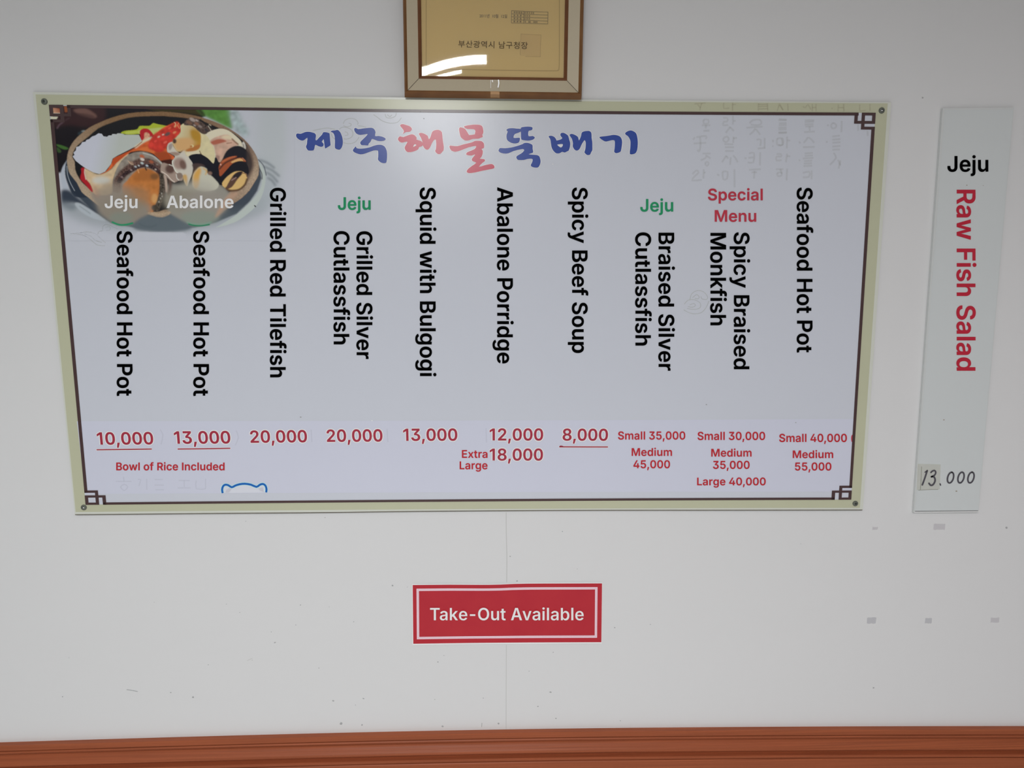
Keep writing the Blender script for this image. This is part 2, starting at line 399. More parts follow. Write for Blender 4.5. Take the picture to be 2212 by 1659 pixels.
def load_glyphs():
    """semi-bold sans outlines: advance and quadratic contours ('*' marks a control point), 1000 units per em"""
    table = {}
    for line in GLYPHS.split('\n'):
        if not line:
            continue
        adv, body = line[2:].split(':')
        loops = []
        for c in (body.split('/') if body else []):
            pts = []
            for q in c.split(' '):
                on = not q.endswith('*')
                x, y = q.rstrip('*').split(',')
                pts.append((float(x), float(y), on))
            full = []
            for i, p in enumerate(pts):          # implied on-curve points
                n = pts[(i + 1) % len(pts)]
                full.append(p)
                if not p[2] and not n[2]:
                    full.append(((p[0] + n[0]) / 2, (p[1] + n[1]) / 2, True))
            k = next(i for i, p in enumerate(full) if p[2])
            full = full[k:] + full[:k]
            out, i = [], 0
            while i < len(full):
                p = full[i]
                if p[2]:
                    out.append((p[0], p[1]))
                    i += 1
                else:
                    a, b = out[-1], full[(i + 1) % len(full)]
                    for t in (0.25, 0.5, 0.75):
                        out.append(((1 - t) ** 2 * a[0] + 2 * t * (1 - t) * p[0] + t * t * b[0], (1 - t) ** 2 * a[1] + 2 * t * (1 - t) * p[1] + t * t * b[1]))
                    i += 1
            loops.append(out)
        table[line[0]] = (float(adv), loops)
    return table


GT = load_glyphs()


def sarea(lp):
    return 0.5 * sum(a[0] * b[1] - b[0] * a[1] for a, b in zip(lp, lp[1:] + lp[:1]))


def text_mesh(body, bold, res=5, space=1.0):
    """flat lettering; 'bold' grows the outlines (em)"""
    if any(ord(c) > 127 for c in body):
        cu = bpy.data.curves.new('t', 'FONT')
        cu.body = body
        cu.offset = bold
        cu.resolution_u = res
        cu.space_character = space
        return curve_mesh(cu)
    V, Fc = [], []
    pen = 0.0
    for i, ch in enumerate(body):
        adv, loops = GT[ch]
        if loops:
            outer = -1 if sarea(max(loops, key=lambda l: abs(sarea(l)))) < 0 else 1
            L = []
            for lp in loops:
                q = grow_loop(lp, bold * 1000 * (1 if sarea(lp) * outer > 0 else -1)) if bold else lp
                L.append([((x + pen) * 0.001, y * 0.001) for x, y in q])
            v, f = fill_loops(L)
            n = len(V)
            V += v
            Fc += [tuple(j + n for j in p) for p in f]
        pen += adv + KERN.get(body[i:i + 2], 0)
    return V, Fc


def catmull(p, n=4, closed=True):
    p = [np.array(q, float) for q in p]
    N = len(p)
    out = []
    rng = range(N) if closed else range(N - 1)
    for i in rng:
        if closed:
            a, b, c, d = p[(i - 1) % N], p[i], p[(i + 1) % N], p[(i + 2) % N]
        else:
            a, b, c, d = p[max(i - 1, 0)], p[i], p[i + 1], p[min(i + 2, N - 1)]
        for k in range(n):
            t = k / n
            out.append(0.5 * ((2 * b) + (-a + c) * t + (2 * a - 5 * b + 4 * c - d) * t * t + (-a + 3 * b - 3 * c + d) * t ** 3))
    if not closed:
        out.append(p[-1])
    return [tuple(q) for q in out]


def fill_loops(loops):
    """closed loops -> triangles wherever their winding adds up to non-zero (holes run the other way)"""
    vs_, es = [], []
    for lp in loops:
        n = len(vs_)
        vs_ += [Vector((p[0], p[1])) for p in lp]
        es += [(n + i, n + (i + 1) % len(lp)) for i in range(len(lp))]
    ov, _, of, _, _, _ = delaunay_2d_cdt(vs_, es, [], 0, 1e-4)
    ov = np.array([(p.x, p.y) for p in ov])
    tri = [f for f in of if len(f) == 3]
    cen = np.array([ov[list(f)].mean(0) for f in tri])
    wn = np.zeros(len(tri))
    for lp in loops:
        q = np.array([(p[0], p[1]) for p in lp])
        r = np.roll(q, -1, 0)
        for (xa, ya), (xb, yb) in zip(q, r):
            if ya == yb:
                continue
            xi = (xb - xa) * (cen[:, 1] - ya) / (yb - ya) + xa
            if yb > ya:
                wn += ((cen[:, 1] >= ya) & (cen[:, 1] < yb) & (cen[:, 0] < xi))
            else:
                wn -= ((cen[:, 1] >= yb) & (cen[:, 1] < ya) & (cen[:, 0] < xi))
    keep_ = [tuple(f) for f, w in zip(tri, wn) if abs(w) > 0.5]
    used_ = sorted({i for f in keep_ for i in f})
    mp_ = {i: k for k, i in enumerate(used_)}
    return [tuple(ov[i]) for i in used_], [tuple(mp_[i] for i in f) for f in keep_]


def outline_mesh(loops, holes=0, smooth=0):
    """pixel loops (the last 'holes' of them are holes) -> flat triangles"""
    L = []
    for k, lp in enumerate(loops):
        q = catmull(lp, smooth) if smooth else list(lp)
        if (sarea(q) > 0) == (k >= len(loops) - holes):
            q = q[::-1]
        L.append(q)
    return fill_loops(L)


def grow_loop(lp, g):
    """closed pixel loop pushed outward by g pixels"""
    p = np.array(lp, float)
    area = 0.5 * np.sum(p[:, 0] * np.roll(p[:, 1], -1) - np.roll(p[:, 0], -1) * p[:, 1])
    t = np.roll(p, -1, 0) - np.roll(p, 1, 0)
    t /= (np.linalg.norm(t, axis=1, keepdims=True) + 1e-9)
    n = np.stack([t[:, 1], -t[:, 0]], 1) * (1 if area > 0 else -1)
    return [tuple(q) for q in p + n * g]


def ribbon(mb, pts, w, mapf, d, mi=0, cap=True, smooth=3):
    """flat marker stroke of w pixels along pixel points"""
    q = catmull(pts, smooth, False) if smooth and len(pts) > 2 else pts
    q = np.array(q, float)
    t = np.gradient(q, axis=0)
    t /= (np.linalg.norm(t, axis=1, keepdims=True) + 1e-9)
    n = np.stack([-t[:, 1], t[:, 0]], 1) * w / 2
    L, R = q + n, q - n
    if cap:
        Ls, Rs, loop = list(L), list(R), []
        for e, s in ((q[-1], 1), (q[0], -1)):
            tt = t[-1] if s == 1 else t[0]
            nn = n[-1] if s == 1 else n[0]
            arc = [e + nn * s * math.cos(a) + tt * s * (w / 2) * math.sin(a) for a in (math.pi * k / 6 for k in range(7))]
            mb.add([mapf(x, y, d) for x, y in arc], [tuple(range(7))], mi)
    v = [mapf(x, y, d) for x, y in L] + [mapf(x, y, d) for x, y in R]
    k = len(L)
    mb.add(v, [(i, i + 1, k + i + 1, k + i) for i in range(k - 1)], mi)


def fit(v, box, mode='h', ang=0.0, shear=0.0):
    """glyph mesh stretched onto a pixel box: 'h' reads along the wall, 'v' reads downwards"""
    xs = [p[0] for p in v]
    ys = [p[1] for p in v]
    x0, x1, y0, y1 = min(xs), max(xs), min(ys), max(ys)
    bx0, by0, bx1, by1 = box
    cx, cy = (bx0 + bx1) / 2, (by0 + by1) / 2
    o = []
    for x, y in v:
        u, w = (x - x0) / (x1 - x0), (y - y0) / (y1 - y0)
        if mode == 'h':
            px, py = bx0 + u * (bx1 - bx0), by1 - w * (by1 - by0)
        else:
            px, py = bx0 + w * (bx1 - bx0), by0 + u * (by1 - by0)
        px += shear * (py - cy)
        if ang:
            c, s = math.cos(ang), math.sin(ang)
            dx, dy = px - cx, py - cy
            px, py = cx + dx * c - dy * s, cy + dx * s + dy * c
        o.append((px, py))
    return o


def lettering(name, body, box, m, parent, d, mode='h', bold=0.008, mapf=at, ang=0.0, shear=0.0, label=None, halo=None, hm=None, space=1.03):
    v, f = text_mesh(body, bold, space=space)
    p = fit(v, box, mode, ang, shear)
    mb = MB()
    if halo:
        hv, hf = text_mesh(body, bold + halo, space=space)
        xs = [q[0] for q in v]; ys = [q[1] for q in v]
        hx = [q[0] for q in hv]; hy = [q[1] for q in hv]
        sx = (box[2] - box[0]) / (max(xs) - min(xs)); sy = (box[3] - box[1]) / (max(ys) - min(ys))
        hb = (box[0] - (min(xs) - min(hx)) * sx, box[1] - (max(hy) - max(ys)) * sy, box[2] + (max(hx) - max(xs)) * sx, box[3] + (min(ys) - min(hy)) * sy)
        mb.add([mapf(x, y, d - 0.0003) for x, y in fit(hv, hb, mode, ang, shear)], hf, 1)
    mb.add([mapf(x, y, d) for x, y in p], f, 0)
    return mb.build(name, [m, hm] if halo else [m], parent, label=label or ('lettering reading ' + body))


# ================================================================== SETTING
CEIL = 2.6
RAILPX = [(-260, 1618), (0, 1609.5), (180, 1604), (350, 1599), (520, 1594.3), (700, 1589.5), (900, 1585), (1060, 1582), (1200, 1579.7), (1400, 1577.6), (1700, 1575.4), (1950, 1574.4), (2212, 1574), (2480, 1574)]
wb = MB()
wb.quad((-1.6, 0, 0), (3.4, 0, 0), (3.4, 0, CEIL), (-1.6, 0, CEIL), 0)
# wallpaper seam, dirt specks and scuffs belong to the wall's surface
ribbon(wb, [(1093.4, 1107), (1093.6, 1150), (1095, 1200), (1094.6, 1258)], 1.3, at, 0.0004, 2, cap=False)
ribbon(wb, [(1093.8, 1393), (1093.4, 1480), (1093.2, 1578)], 1.0, at, 0.0004, 2, cap=False)
specks = [(594, 1388, 3.0), (369, 1496, 2.2), (135, 1505, 1.8), (417, 1506, 3), (518, 1323, 1.6), (489, 1305, 1.4), (333, 1301, 1.3), (649, 1307, 1.5), (764, 1343, 1.8), (711, 1311, 1.2),
          (149, 1421, 1.3), (689, 1443, 1.6), (720, 1514, 3.4), (737, 1563, 4.2), (782, 1566, 2.2), (785, 1509, 3.2), (768, 1523, 1.4), (1189, 1495, 3.6), (1215, 1148, 1.6), (1247, 1229, 1.2), (1102, 1202, 2.0), (1117, 1255, 2.2),
          (1328, 1356, 2.0), (1405, 1349, 1.4), (1887, 1486, 2.6), (1730, 1175, 1.2), (2174, 1140, 3.2), (1993, 211, 2.6), (946, 1430, 1.8), (959, 1416, 1.4), (939, 1511, 1.6), (1044, 1508, 1.4), (1143, 1450, 1.4),
          (956, 1569, 3.0), (1077, 1563, 3.0), (1162, 1526, 2.2), (1201, 1552, 2.0), (1195, 1409, 1.5), (848, 1265, 2.4), (1340, 1582 - 25, 1.5), (702, 1118, 1.6), (531, 1126, 1.2), (880, 1208 + 60, 1.2), (450, 1436, 1.4), (545, 1426, 1.2), (586, 1365, 1.2), (639, 1350, 1.2)]
for i, (x, y, r) in enumerate(specks):
    n = 9
    el = 0.45 + 0.5 * random.random()
    an = random.uniform(-0.4, 0.4)
    pts = []
    for k in range(n):
        a = 2 * math.pi * k / n
        rr = r * random.uniform(0.75, 1.1) * 0.8
        dx, dy = rr * math.cos(a), rr * el * math.sin(a)
        pts.append((x + dx * math.cos(an) - dy * math.sin(an), y + dx * math.sin(an) + dy * math.cos(an)))
    wb.add([at(px, py, 0.0005) for px, py in pts], [tuple(range(n))[::-1]], 1 if r < 2.5 else 3)
ribbon(wb, [(274, 1490), (286, 1491.5), (297, 1494)], 1.2, at, 0.0005, 1)
ribbon(wb, [(534, 1427), (545, 1422)], 0.8, at, 0.0005, 2)
ribbon(wb, [(1041, 1562), (1040.5, 1570)], 1.2, at, 0.0005, 3)
M_SPECKL = ghost('soft_wall_dirt', A(118, 120, 124), 0.38)
o = wb.build('wall_back', [M_WALL, M_SPECK, M_SEAM, M_SPECKL])
tag(o, kind='structure')
fl = MB()
fl.quad((-1.6, -6.5, 0), (3.4, -6.5, 0), (3.4, 0, 0), (-1.6, 0, 0))
tag(fl.build('floor', M_FLOOR), kind='structure')
ce = MB()
ce.quad((-1.6, 0, CEIL), (3.4, 0, CEIL), (3.4, -6.5, CEIL), (-1.6, -6.5, CEIL))
tag(ce.build('ceiling', M_CEIL), kind='structure')

# moulded wooden chair rail; its top follows the slightly bowed line of the real one
prof = [(0.0, 0.0), (0.013, 0.0004), (0.0158, -0.0010), (0.0162, -0.0098), (0.0150, -0.0106), (0.0100, -0.0112), (0.0100, -0.0122), (0.0152, -0.0128), (0.0168, -0.0148), (0.0160, -0.0166), (0.0135, -0.0178)]
for k in range(1, 20):
    t = k / 20
    if t < 0.25:
        q = 0.0120 + (0.0042 - 0.0120) * (0.5 - 0.5 * math.cos(math.pi * t / 0.25))
    elif t < 0.70:
        q = 0.0042 + (0.0140 - 0.0042) * (0.5 - 0.5 * math.cos(math.pi * (t - 0.25) / 0.45))
    else:
        q = 0.0140 + (0.0048 - 0.0140) * (0.5 - 0.5 * math.cos(math.pi * (t - 0.70) / 0.30))
    prof.append((q, -0.0186 - 0.0395 * t))
prof += [(0.0048, -0.0588), (0.0138, -0.0596), (0.0164, -0.0616), (0.0160, -0.0640), (0.0145, -0.0650), (0.0098, -0.0656), (0.0098, -0.0668), (0.0148, -0.0674), (0.0158, -0.0690), (0.0160, -0.1150), (0.0045, -0.1165)]
rails = [at(x, y, 0.010) for x, y in RAILPX]
xs = np.linspace(-1.6, 3.4, 90)
rx = [p.x for p in rails]
rz = [p.z for p in rails]
zs = np.interp(xs, rx, rz)
zs = np.convolve(np.pad(zs, 3, 'edge'), np.ones(7) / 7, 'valid')
rv, rf = [], []
for x, z in zip(xs, zs):
    for d, h in prof:
        rv.append((x, -d, z + h))
P = len(prof)
for i in range(len(xs) - 1):
    for j in range(P - 1):
        rf.append((i * P + j, (i + 1) * P + j, (i + 1) * P + j + 1, i * P + j + 1))
o = build('trim_1', rv, rf, M_WOOD)
tag(o, kind='structure')
pm = MB()
for i in range(20):
    x0 = -1.6 + 0.25 * i
    pm.add([(x0 + .004, -0.005, 0.0), (x0 + .246, -0.005, 0.0), (x0 + .246, -0.005, 0.662), (x0 + .004, -0.005, 0.662), (x0, -0.001, 0.0), (x0 + .25, -0.001, 0.0), (x0 + .25, -0.001, 0.662), (x0, -0.001, 0.662)],
           [(0, 1, 2, 3), (4, 0, 3, 7), (1, 5, 6, 2)])
tag(pm.build('trim_2', M_WOODD), kind='structure')

# ================================================================== MENU BOARD
DB = 0.0060
BTL, BTR, BBR, BBL = (70.9, 198.8), (1925.3, 220.7), (1863.9, 1101), (161.7, 1111)
board = thing('menu_board', at(1010, 1105, 0.003), 'wide white restaurant menu board with cream border and food photo, screwed to the wall', 'menu board')


def edge_pts(a, b, bow, n=16):
    """edge of the printed sheet with its slight bow (pixels)"""
    return [(a[0] + (b[0] - a[0]) * t, a[1] + (b[1] - a[1]) * t + bow * 4 * t * (1 - t)) for t in (k / n for k in range(n + 1))]


def sheet(mb, tl, tr, br, bl, bt, bb, d, mi=0, n=16, thick=0.0):
    T, B = edge_pts(tl, tr, bt, n), edge_pts(bl, br, bb, n)
    f = [at(x, y, d) for x, y in T] + [at(x, y, d) for x, y in B]
    k = n + 1
    mb.add(f, [(i, k + i, k + i + 1, i + 1) for i in range(n)], mi)
    if thick:
        g = [p + Vector((0, thick, 0)) for p in f]
        m = len(f)
        fs = [(i, i + 1, m + i + 1, m + i) for i in range(n)] + [(k + i + 1, k + i, m + k + i, m + k + i + 1) for i in range(n)]
        fs += [(0, m, m + k, k), (n, k + n, m + k + n, m + n)]
        mb.add(f + g, fs, mi)


mb = MB()
sheet(mb, BTL, BTR, BBR, BBL, 2.5, -2.0, DB, thick=DB - 0.0022)
mb.build('backing_sheet', M_EDGE, board, label='pale laminated margin')
mb = MB()
sheet(mb, (76.8, 204), (1917.7, 223.4), (1857.5, 1097), (163.5, 1106), 2.6, -1.8, DB + 0.0003)
mb.build('border_print', M_CREAM, board, label='olive cream border')
mb = MB()
sheet(mb, (106, 227), (1891, 244), (1838.5, 1079), (185, 1090), 2.8, -1.6, DB + 0.0006)
mb.build('panel_print', M_PANEL, board, label='bluish white menu panel')

# pasted price strip, its lettering is its own
mb = MB()
sheet(mb, (166, 910), (1848, 905), (1838, 1062), (184.5, 1067), 1.0, -1.0, DB + 0.0008)
strip = mb.build('price_strip', M_STRIP, board, label='bluish paper strip pasted over the old prices')

mb = MB()  # shadow under the board's lower edge, painted as a thin dark ribbon
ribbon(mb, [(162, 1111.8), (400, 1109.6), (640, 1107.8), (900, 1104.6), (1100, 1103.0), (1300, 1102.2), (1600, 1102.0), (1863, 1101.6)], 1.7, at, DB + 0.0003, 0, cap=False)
mb.build('edge_shadow_line', M_EDGESHADE, board, label='dark line painted as the shadow along the lower edge of the sheet')

# brown key-pattern line: outer quad in photo px, key corners drawn in a local frame per corner
D3 = DB + 0.0014
kb = MB()
CTL, CTR, CBR, CBL = (105.3, 226.2), (1891.9, 243.5), (1838.9, 1079.4), (184.7, 1090.6)


def key_corner(c, ux, uy, lw, lh, w, h):
    """c corner pixel; ux/uy pixel unit steps inward; stroke widths lw,lh; inner square w x h"""
    def q(a0, b0, a1, b1):
        pts = [(c[0] + ux[0] * a + uy[0] * b, c[1] + ux[1] * a + uy[1] * b) for a, b in ((a0, b0), (a1, b0), (a1, b1), (a0, b1))]
        kb.quad(*[at(x, y, D3) for x, y in pts])
    s = w
    t = h
    q(0, 0, s, lh); q(0, t - lh, s, t); q(0, lh, lw, t - lh); q(s - lw, lh, s, t - lh)      # the small square
    q(s, t - lh, s + 15.5, t)                                                              # bridge along the long side
    q(s + 8.2, 0, s + 15.5, t - lh)                                                        # up to the line
    q(s - lw, t, s, t + 12 * h / 23)                                                       # bridge along the short side
    q(0, t + 6.2 * h / 23, s - lw, t + 12 * h / 23)
    return s + 8.2, t + 6.2 * h / 23


def unit(a, b):
    d = math.hypot(b[0] - a[0], b[1] - a[1])
    return ((b[0] - a[0]) / d, (b[1] - a[1]) / d)


ks = {}
for nm, c, hx, vy, w, h, lw, lh in (('tl', CTL, CTR, CBL, 31, 25, 8.2, 6.2), ('tr', CTR, CTL, CBR, 30, 24, 7.2, 6.0), ('bl', CBL, CBR, CTL, 29.5, 20.5, 6.8, 4.8), ('br', CBR, CBL, CTR, 27.5, 20, 6.6, 4.8)):
    ks[nm] = key_corner(c, unit(c, hx), unit(c, vy), lw, lh, w, h)


def band(a, b, sa, sb, inw, wid, bow, n=14, wid2=None):
    u = unit(a, b)
    L = math.hypot(b[0] - a[0], b[1] - a[1])
    A0 = (a[0] + u[0] * sa, a[1] + u[1] * sa)
    B0 = (b[0] - u[0] * sb, b[1] - u[1] * sb)
    E1 = edge_pts(A0, B0, bow, n)
    wid2 = wid2 or wid
    f = [at(x, y, D3) for x, y in E1] + [at(x + inw[0] * (wid + (wid2 - wid) * i / n), y + inw[1] * (wid + (wid2 - wid) * i / n), D3) for i, (x, y) in enumerate(E1)]
    k = n + 1
    kb.add(f, [(i, k + i, k + i + 1, i + 1) for i in range(n)])


band(CTL, CTR, 39, 37, (0, 1), 6.3, 2.6)
band(CBL, CBR, ks['bl'][0], ks['br'][0], (0, -1), 5.0, -1.6)
band(CTL, CBL, ks['tl'][1], ks['bl'][1], (1, 0), 8.0, 0.0, wid2=6.8)
band(CTR, CBR, ks['tr'][1], ks['br'][1], (-1, 0), 7.2, 0.0, wid2=6.0)
kb.build('key_pattern_line', M_BROWN, board, label='dark brown line with square key corners')

# screws at the corners
for sx, sy, tip in ((96.2, 219.5, 0), (1904.3, 238.7, 1), (181.4, 1096, 1), (1847.3, 1087.5, 0)):
    c = at(sx, sy, DB + 0.0003)
    s = MB()
    R = 0.0058
    prs = [(R, 0.0), (R * 0.98, 0.0014), (R * 0.8, 0.0026), (R * 0.42, 0.0030), (R * 0.36, 0.0014)]
    n = 20
    vv = [(c.x + r * math.cos(2 * math.pi * k / n), c.y - h, c.z + r * math.sin(2 * math.pi * k / n)) for r, h in prs for k in range(n)]
    ff = [(i * n + k, i * n + (k + 1) % n, (i + 1) * n + (k + 1) % n, (i + 1) * n + k) for i in range(len(prs) - 1) for k in range(n)]
    s.add(vv, ff, 0)
    s.add(vv[-n:], [tuple(range(n))], 1)
    sc = s.build('screw', [M_SCREW, M_SCREWD], board)
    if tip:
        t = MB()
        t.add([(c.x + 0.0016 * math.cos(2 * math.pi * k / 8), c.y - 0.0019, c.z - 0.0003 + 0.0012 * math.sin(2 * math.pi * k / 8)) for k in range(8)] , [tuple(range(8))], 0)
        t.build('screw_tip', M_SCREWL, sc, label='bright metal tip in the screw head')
M_STAIN = ghost('rust_run', A(110, 108, 84), 0.5)

# ---------------------------------------------------------------- printed picture of the hot pot
GX0, GX1, GY0, GY1 = 104, 636, 226, 520
gy, gx = np.mgrid[GY0:GY1 + 1, GX0:GX1 + 1].astype(float)
IMG = np.empty(gx.shape + (3,))
IMG[:] = PANEL_RGB
ORG = {'A': (100, 225), 'B': (350, 225), 'C': (120, 370), 'D': (370, 340), 'P': None}
TS = 2212 / 260.0


def tp(t, pts):
    if t == 'P':
        return [(float(x), float(y)) for x, y in pts]
    ox, oy = ORG[t]
    return [(ox + x / TS, oy + y / TS) for x, y in pts]


def blur(m, s):
    if s <= 0:
        return m
    r = max(1, int(3 * s))
    k = np.exp(-0.5 * (np.arange(-r, r + 1) / s) ** 2)
    k /= k.sum()
    m = np.pad(m, r, 'edge')
    m = np.apply_along_axis(lambda v: np.convolve(v, k, 'valid'), 0, m)
    m = np.apply_along_axis(lambda v: np.convolve(v, k, 'valid'), 1, m)
    return m


rng = np.random.RandomState(7)


def vnoise(s):
    a = blur(rng.rand(*gx.shape), s)
    a = (a - a.mean()) / (a.std() + 1e-9)
    return a


N1, N3 = vnoise(0.8), vnoise(2.6)
N6 = vnoise(6)


def lay(mask, col, alpha=1.0, col2=None, g=None, noise=0.0, nz=None):
    c = np.empty(IMG.shape)
    c[:] = A(*col)
    if col2 is not None:
        (x0, y0), (x1, y1) = g
        d2 = (x1 - x0) ** 2 + (y1 - y0) ** 2
        t = np.clip(((gx - x0) * (x1 - x0) + (gy - y0) * (y1 - y0)) / d2, 0, 1)[..., None]
        c = c * (1 - t) + np.array(A(*col2)) * t
    if noise:
        c = c * (1 + noise * (nz if nz is not None else N1)[..., None])
    m = (mask * alpha)[..., None]
    IMG[:] = IMG * (1 - m) + np.clip(c, 0.002, 0.92) * m


def polymask(q, s):
    q = np.array(q)
    b0 = np.maximum(np.floor(q.min(0)) - 1, [GX0, GY0]).astype(int)
    b1 = np.minimum(np.ceil(q.max(0)) + 1, [GX1, GY1]).astype(int)
    m = np.zeros(gx.shape)
    if (b1 <= b0).any():
        return m
    sl = (slice(b0[1] - GY0, b1[1] - GY0 + 1), slice(b0[0] - GX0, b1[0] - GX0 + 1))
    acc = np.zeros(gx[sl].shape)
    for ox, oy in ((-.25, -.25), (.25, -.25), (-.25, .25), (.25, .25)):
        X, Y = gx[sl] + ox, gy[sl] + oy
        ins = np.zeros(X.shape, bool)
        for (xa, ya), (xb, yb) in zip(q, np.roll(q, -1, 0)):
            if ya == yb:
                continue
            c = ((ya > Y) != (yb > Y)) & (X < (xb - xa) * (Y - ya) / (yb - ya) + xa)
            ins ^= c
        acc += ins
    m[sl] = acc / 4
    return blur(m, s)


def poly(t, pts, col, s=0.5, sm=3, **k):
    q = tp(t, pts)
    g = k.pop('g', None)
    if g:
        k['g'] = tp(t, g)
    lay(polymask(catmull(q, sm) if sm else q, s), col, **k)


def stroke(t, pts, w, col, s=0.5, **k):
    q = catmull(tp(t, pts), 4, False)
    d = np.full(gx.shape, 1e9)
    for (xa, ya), (xb, yb) in zip(q[:-1], q[1:]):
        L2 = (xb - xa) ** 2 + (yb - ya) ** 2 + 1e-9
        u = np.clip(((gx - xa) * (xb - xa) + (gy - ya) * (yb - ya)) / L2, 0, 1)
        d = np.minimum(d, np.hypot(gx - xa - u * (xb - xa), gy - ya - u * (yb - ya)))
    w = w / (TS if t != 'P' else 1.0)
    lay(blur(np.clip(w / 2 - d + 0.5, 0, 1), s), col, **k)


def ell(t, c, rx, ry, col, s=1.0, rot=0.0, **k):
    (cx, cy), = tp(t, [c])
    z = TS if t != 'P' else 1.0
    rx, ry = rx / z, ry / z
    cr, sr = math.cos(rot), math.sin(rot)
    X, Y = (gx - cx) * cr + (gy - cy) * sr, -(gx - cx) * sr + (gy - cy) * cr
    lay(blur(np.clip((1 - np.hypot(X / rx, Y / ry)) * min(rx, ry) + 0.5, 0, 1), s), col, **k)


# backdrop
ell('P', (350, 440), 225, 62, (146, 153, 158), 9, alpha=0.9)
ell('P', (560, 400), 44, 60, (156, 164, 168), 9, alpha=0.8)
ell('P', (590, 300), 40, 90, (168, 175, 176), 14, alpha=0.7)
poly('P', [(104, 222), (430, 222), (445, 250), (420, 264), (300, 250), (210, 285), (160, 330), (146, 352), (134, 372), (118, 376), (104, 330)], (27, 23, 27), 1.4, sm=0)
poly('P', [(104, 222), (215, 222), (225, 262), (190, 275), (150, 270), (118, 275), (104, 270)], (52, 32, 34), 4)
poly('A', [(500, 100), (700, 75), (860, 150), (930, 230), (850, 250), (640, 190), (540, 150)], (112, 82, 74), 1.8, alpha=0.85)
poly('A', [(560, 170), (760, 180), (900, 230), (820, 260), (640, 220)], (70, 48, 46), 1.5, alpha=0.7)
stroke('A', [(200, 440), (240, 380), (300, 335)], 26, (88, 68, 76), 1.2)
stroke('A', [(345, 300), (420, 255)], 24, (64, 44, 48), 1.2)
poly('A', [(180, 740), (280, 755), (410, 810), (340, 835), (230, 790)], (62, 98, 46), 0.8)
poly('A', [(195, 790), (270, 850), (260, 890), (210, 880)], (52, 76, 42), 0.8)
ell('A', (690, 505), 45, 22, (130, 140, 138), 1.2)
ell('A', (640, 545), 60, 40, (44, 54, 60), 1.6)
# key-corner openings show the picture
poly('A', [(120, 65), (255, 80), (268, 172), (130, 172)], (196, 150, 122), 0.6, sm=0, col2=(140, 70, 44), g=[(130, 170), (250, 90)])
stroke('A', [(120, 168), (265, 168)], 12, (214, 196, 176), 0.4)
poly('A', [(325, 40), (395, 40), (395, 145), (340, 150)], (132, 72, 38), 0.8, sm=0)
poly('A', [(60, 225), (215, 232), (190, 275), (65, 275)], (196, 194, 172), 0.6, sm=0)
poly('B', [(-300, 40), (700, 100), (720, 200), (600, 190), (300, 150), (-100, 130)], (58, 52, 28), 2)
poly('B', [(660, 60), (1220, 70), (1270, 250), (1300, 440), (1200, 430), (1000, 330), (780, 220), (720, 170)], (84, 130, 60), 2.4, noise=0.06, nz=N3)
poly('B', [(640, 90), (720, 90), (800, 220), (720, 190)], (48, 60, 32), 2)
poly('B', [(1240, 90), (1390, 110), (1480, 330), (1580, 450), (1570, 600), (1440, 560), (1310, 440), (1270, 250)], (150, 166, 166), 5, noise=0.10, nz=N3)
# saucer and bowl body
poly('P', [(143, 345), (146, 380), (155, 405), (172, 428), (195, 450), (215, 466), (240, 482), (290, 492), (345, 496), (420, 492), (468, 480), (511, 462), (540, 435), (556, 412), (565, 385), (561, 360), (553, 348), (530, 340), (150, 345)], (62, 70, 80), 1.2, sm=0, col2=(98, 108, 112), g=[(345, 440), (345, 500)])
poly('A', [(265, 1330), (290, 1180), (350, 1075), (380, 1050), (340, 1200), (345, 1380), (425, 1590), (340, 1605), (290, 1500)], (166, 173, 183), 0.9)
poly('A', [(375, 1050), (400, 1180), (440, 1290), (560, 1440), (720, 1600), (800, 1700), (520, 1700), (400, 1480), (345, 1290), (350, 1140)], (42, 50, 62), 0.9)
stroke('A', [(378, 1140), (390, 1290), (440, 1440), (520, 1590)], 12, (146, 153, 160), 0.5)
poly('C', [(105, 360), (250, 350), (400, 480), (620, 640), (800, 760), (700, 780), (480, 640), (330, 580), (200, 600), (120, 580)], (52, 60, 72), 2.5)
poly('C', [(120, 560), (300, 580), (400, 640), (330, 720), (200, 690), (130, 640)], (112, 121, 128), 4, alpha=0.85)
poly('C', [(350, 600), (430, 580), (560, 650), (700, 740), (830, 830), (920, 910), (820, 900), (650, 850), (470, 745)], (164, 172, 178), 1.2)
stroke('C', [(440, 640), (560, 720), (640, 780)], 14, (130, 140, 146), 1)
poly('D', [(1600, 80), (1690, 200), (1735, 380), (1690, 640), (1580, 860), (1400, 1040), (1150, 1200), (820, 1290), (900, 1240), (1200, 1050), (1500, 770), (1640, 560), (1668, 380), (1640, 210)], (172, 181, 176), 0.6)
for a, b in (((1600, 30), (1890, 190)), ((1680, 150), (1980, 340)), ((1730, 260), (1950, 450)), ((1750, 360), (1910, 510))):
    stroke('D', [(a[0] + 30, a[1] + 20), ((a[0] + b[0]) / 2 + 20, (a[1] + b[1]) / 2 - 10), b], 40, (92, 100, 110), 1.9, alpha=0.62)
stroke('D', [(1600, 40), (1700, 160), (1745, 330)], 14, (60, 66, 74), 0.6)
stroke('D', [(1610, 190), (1665, 300), (1668, 400)], 12, (34, 36, 40), 0.5)
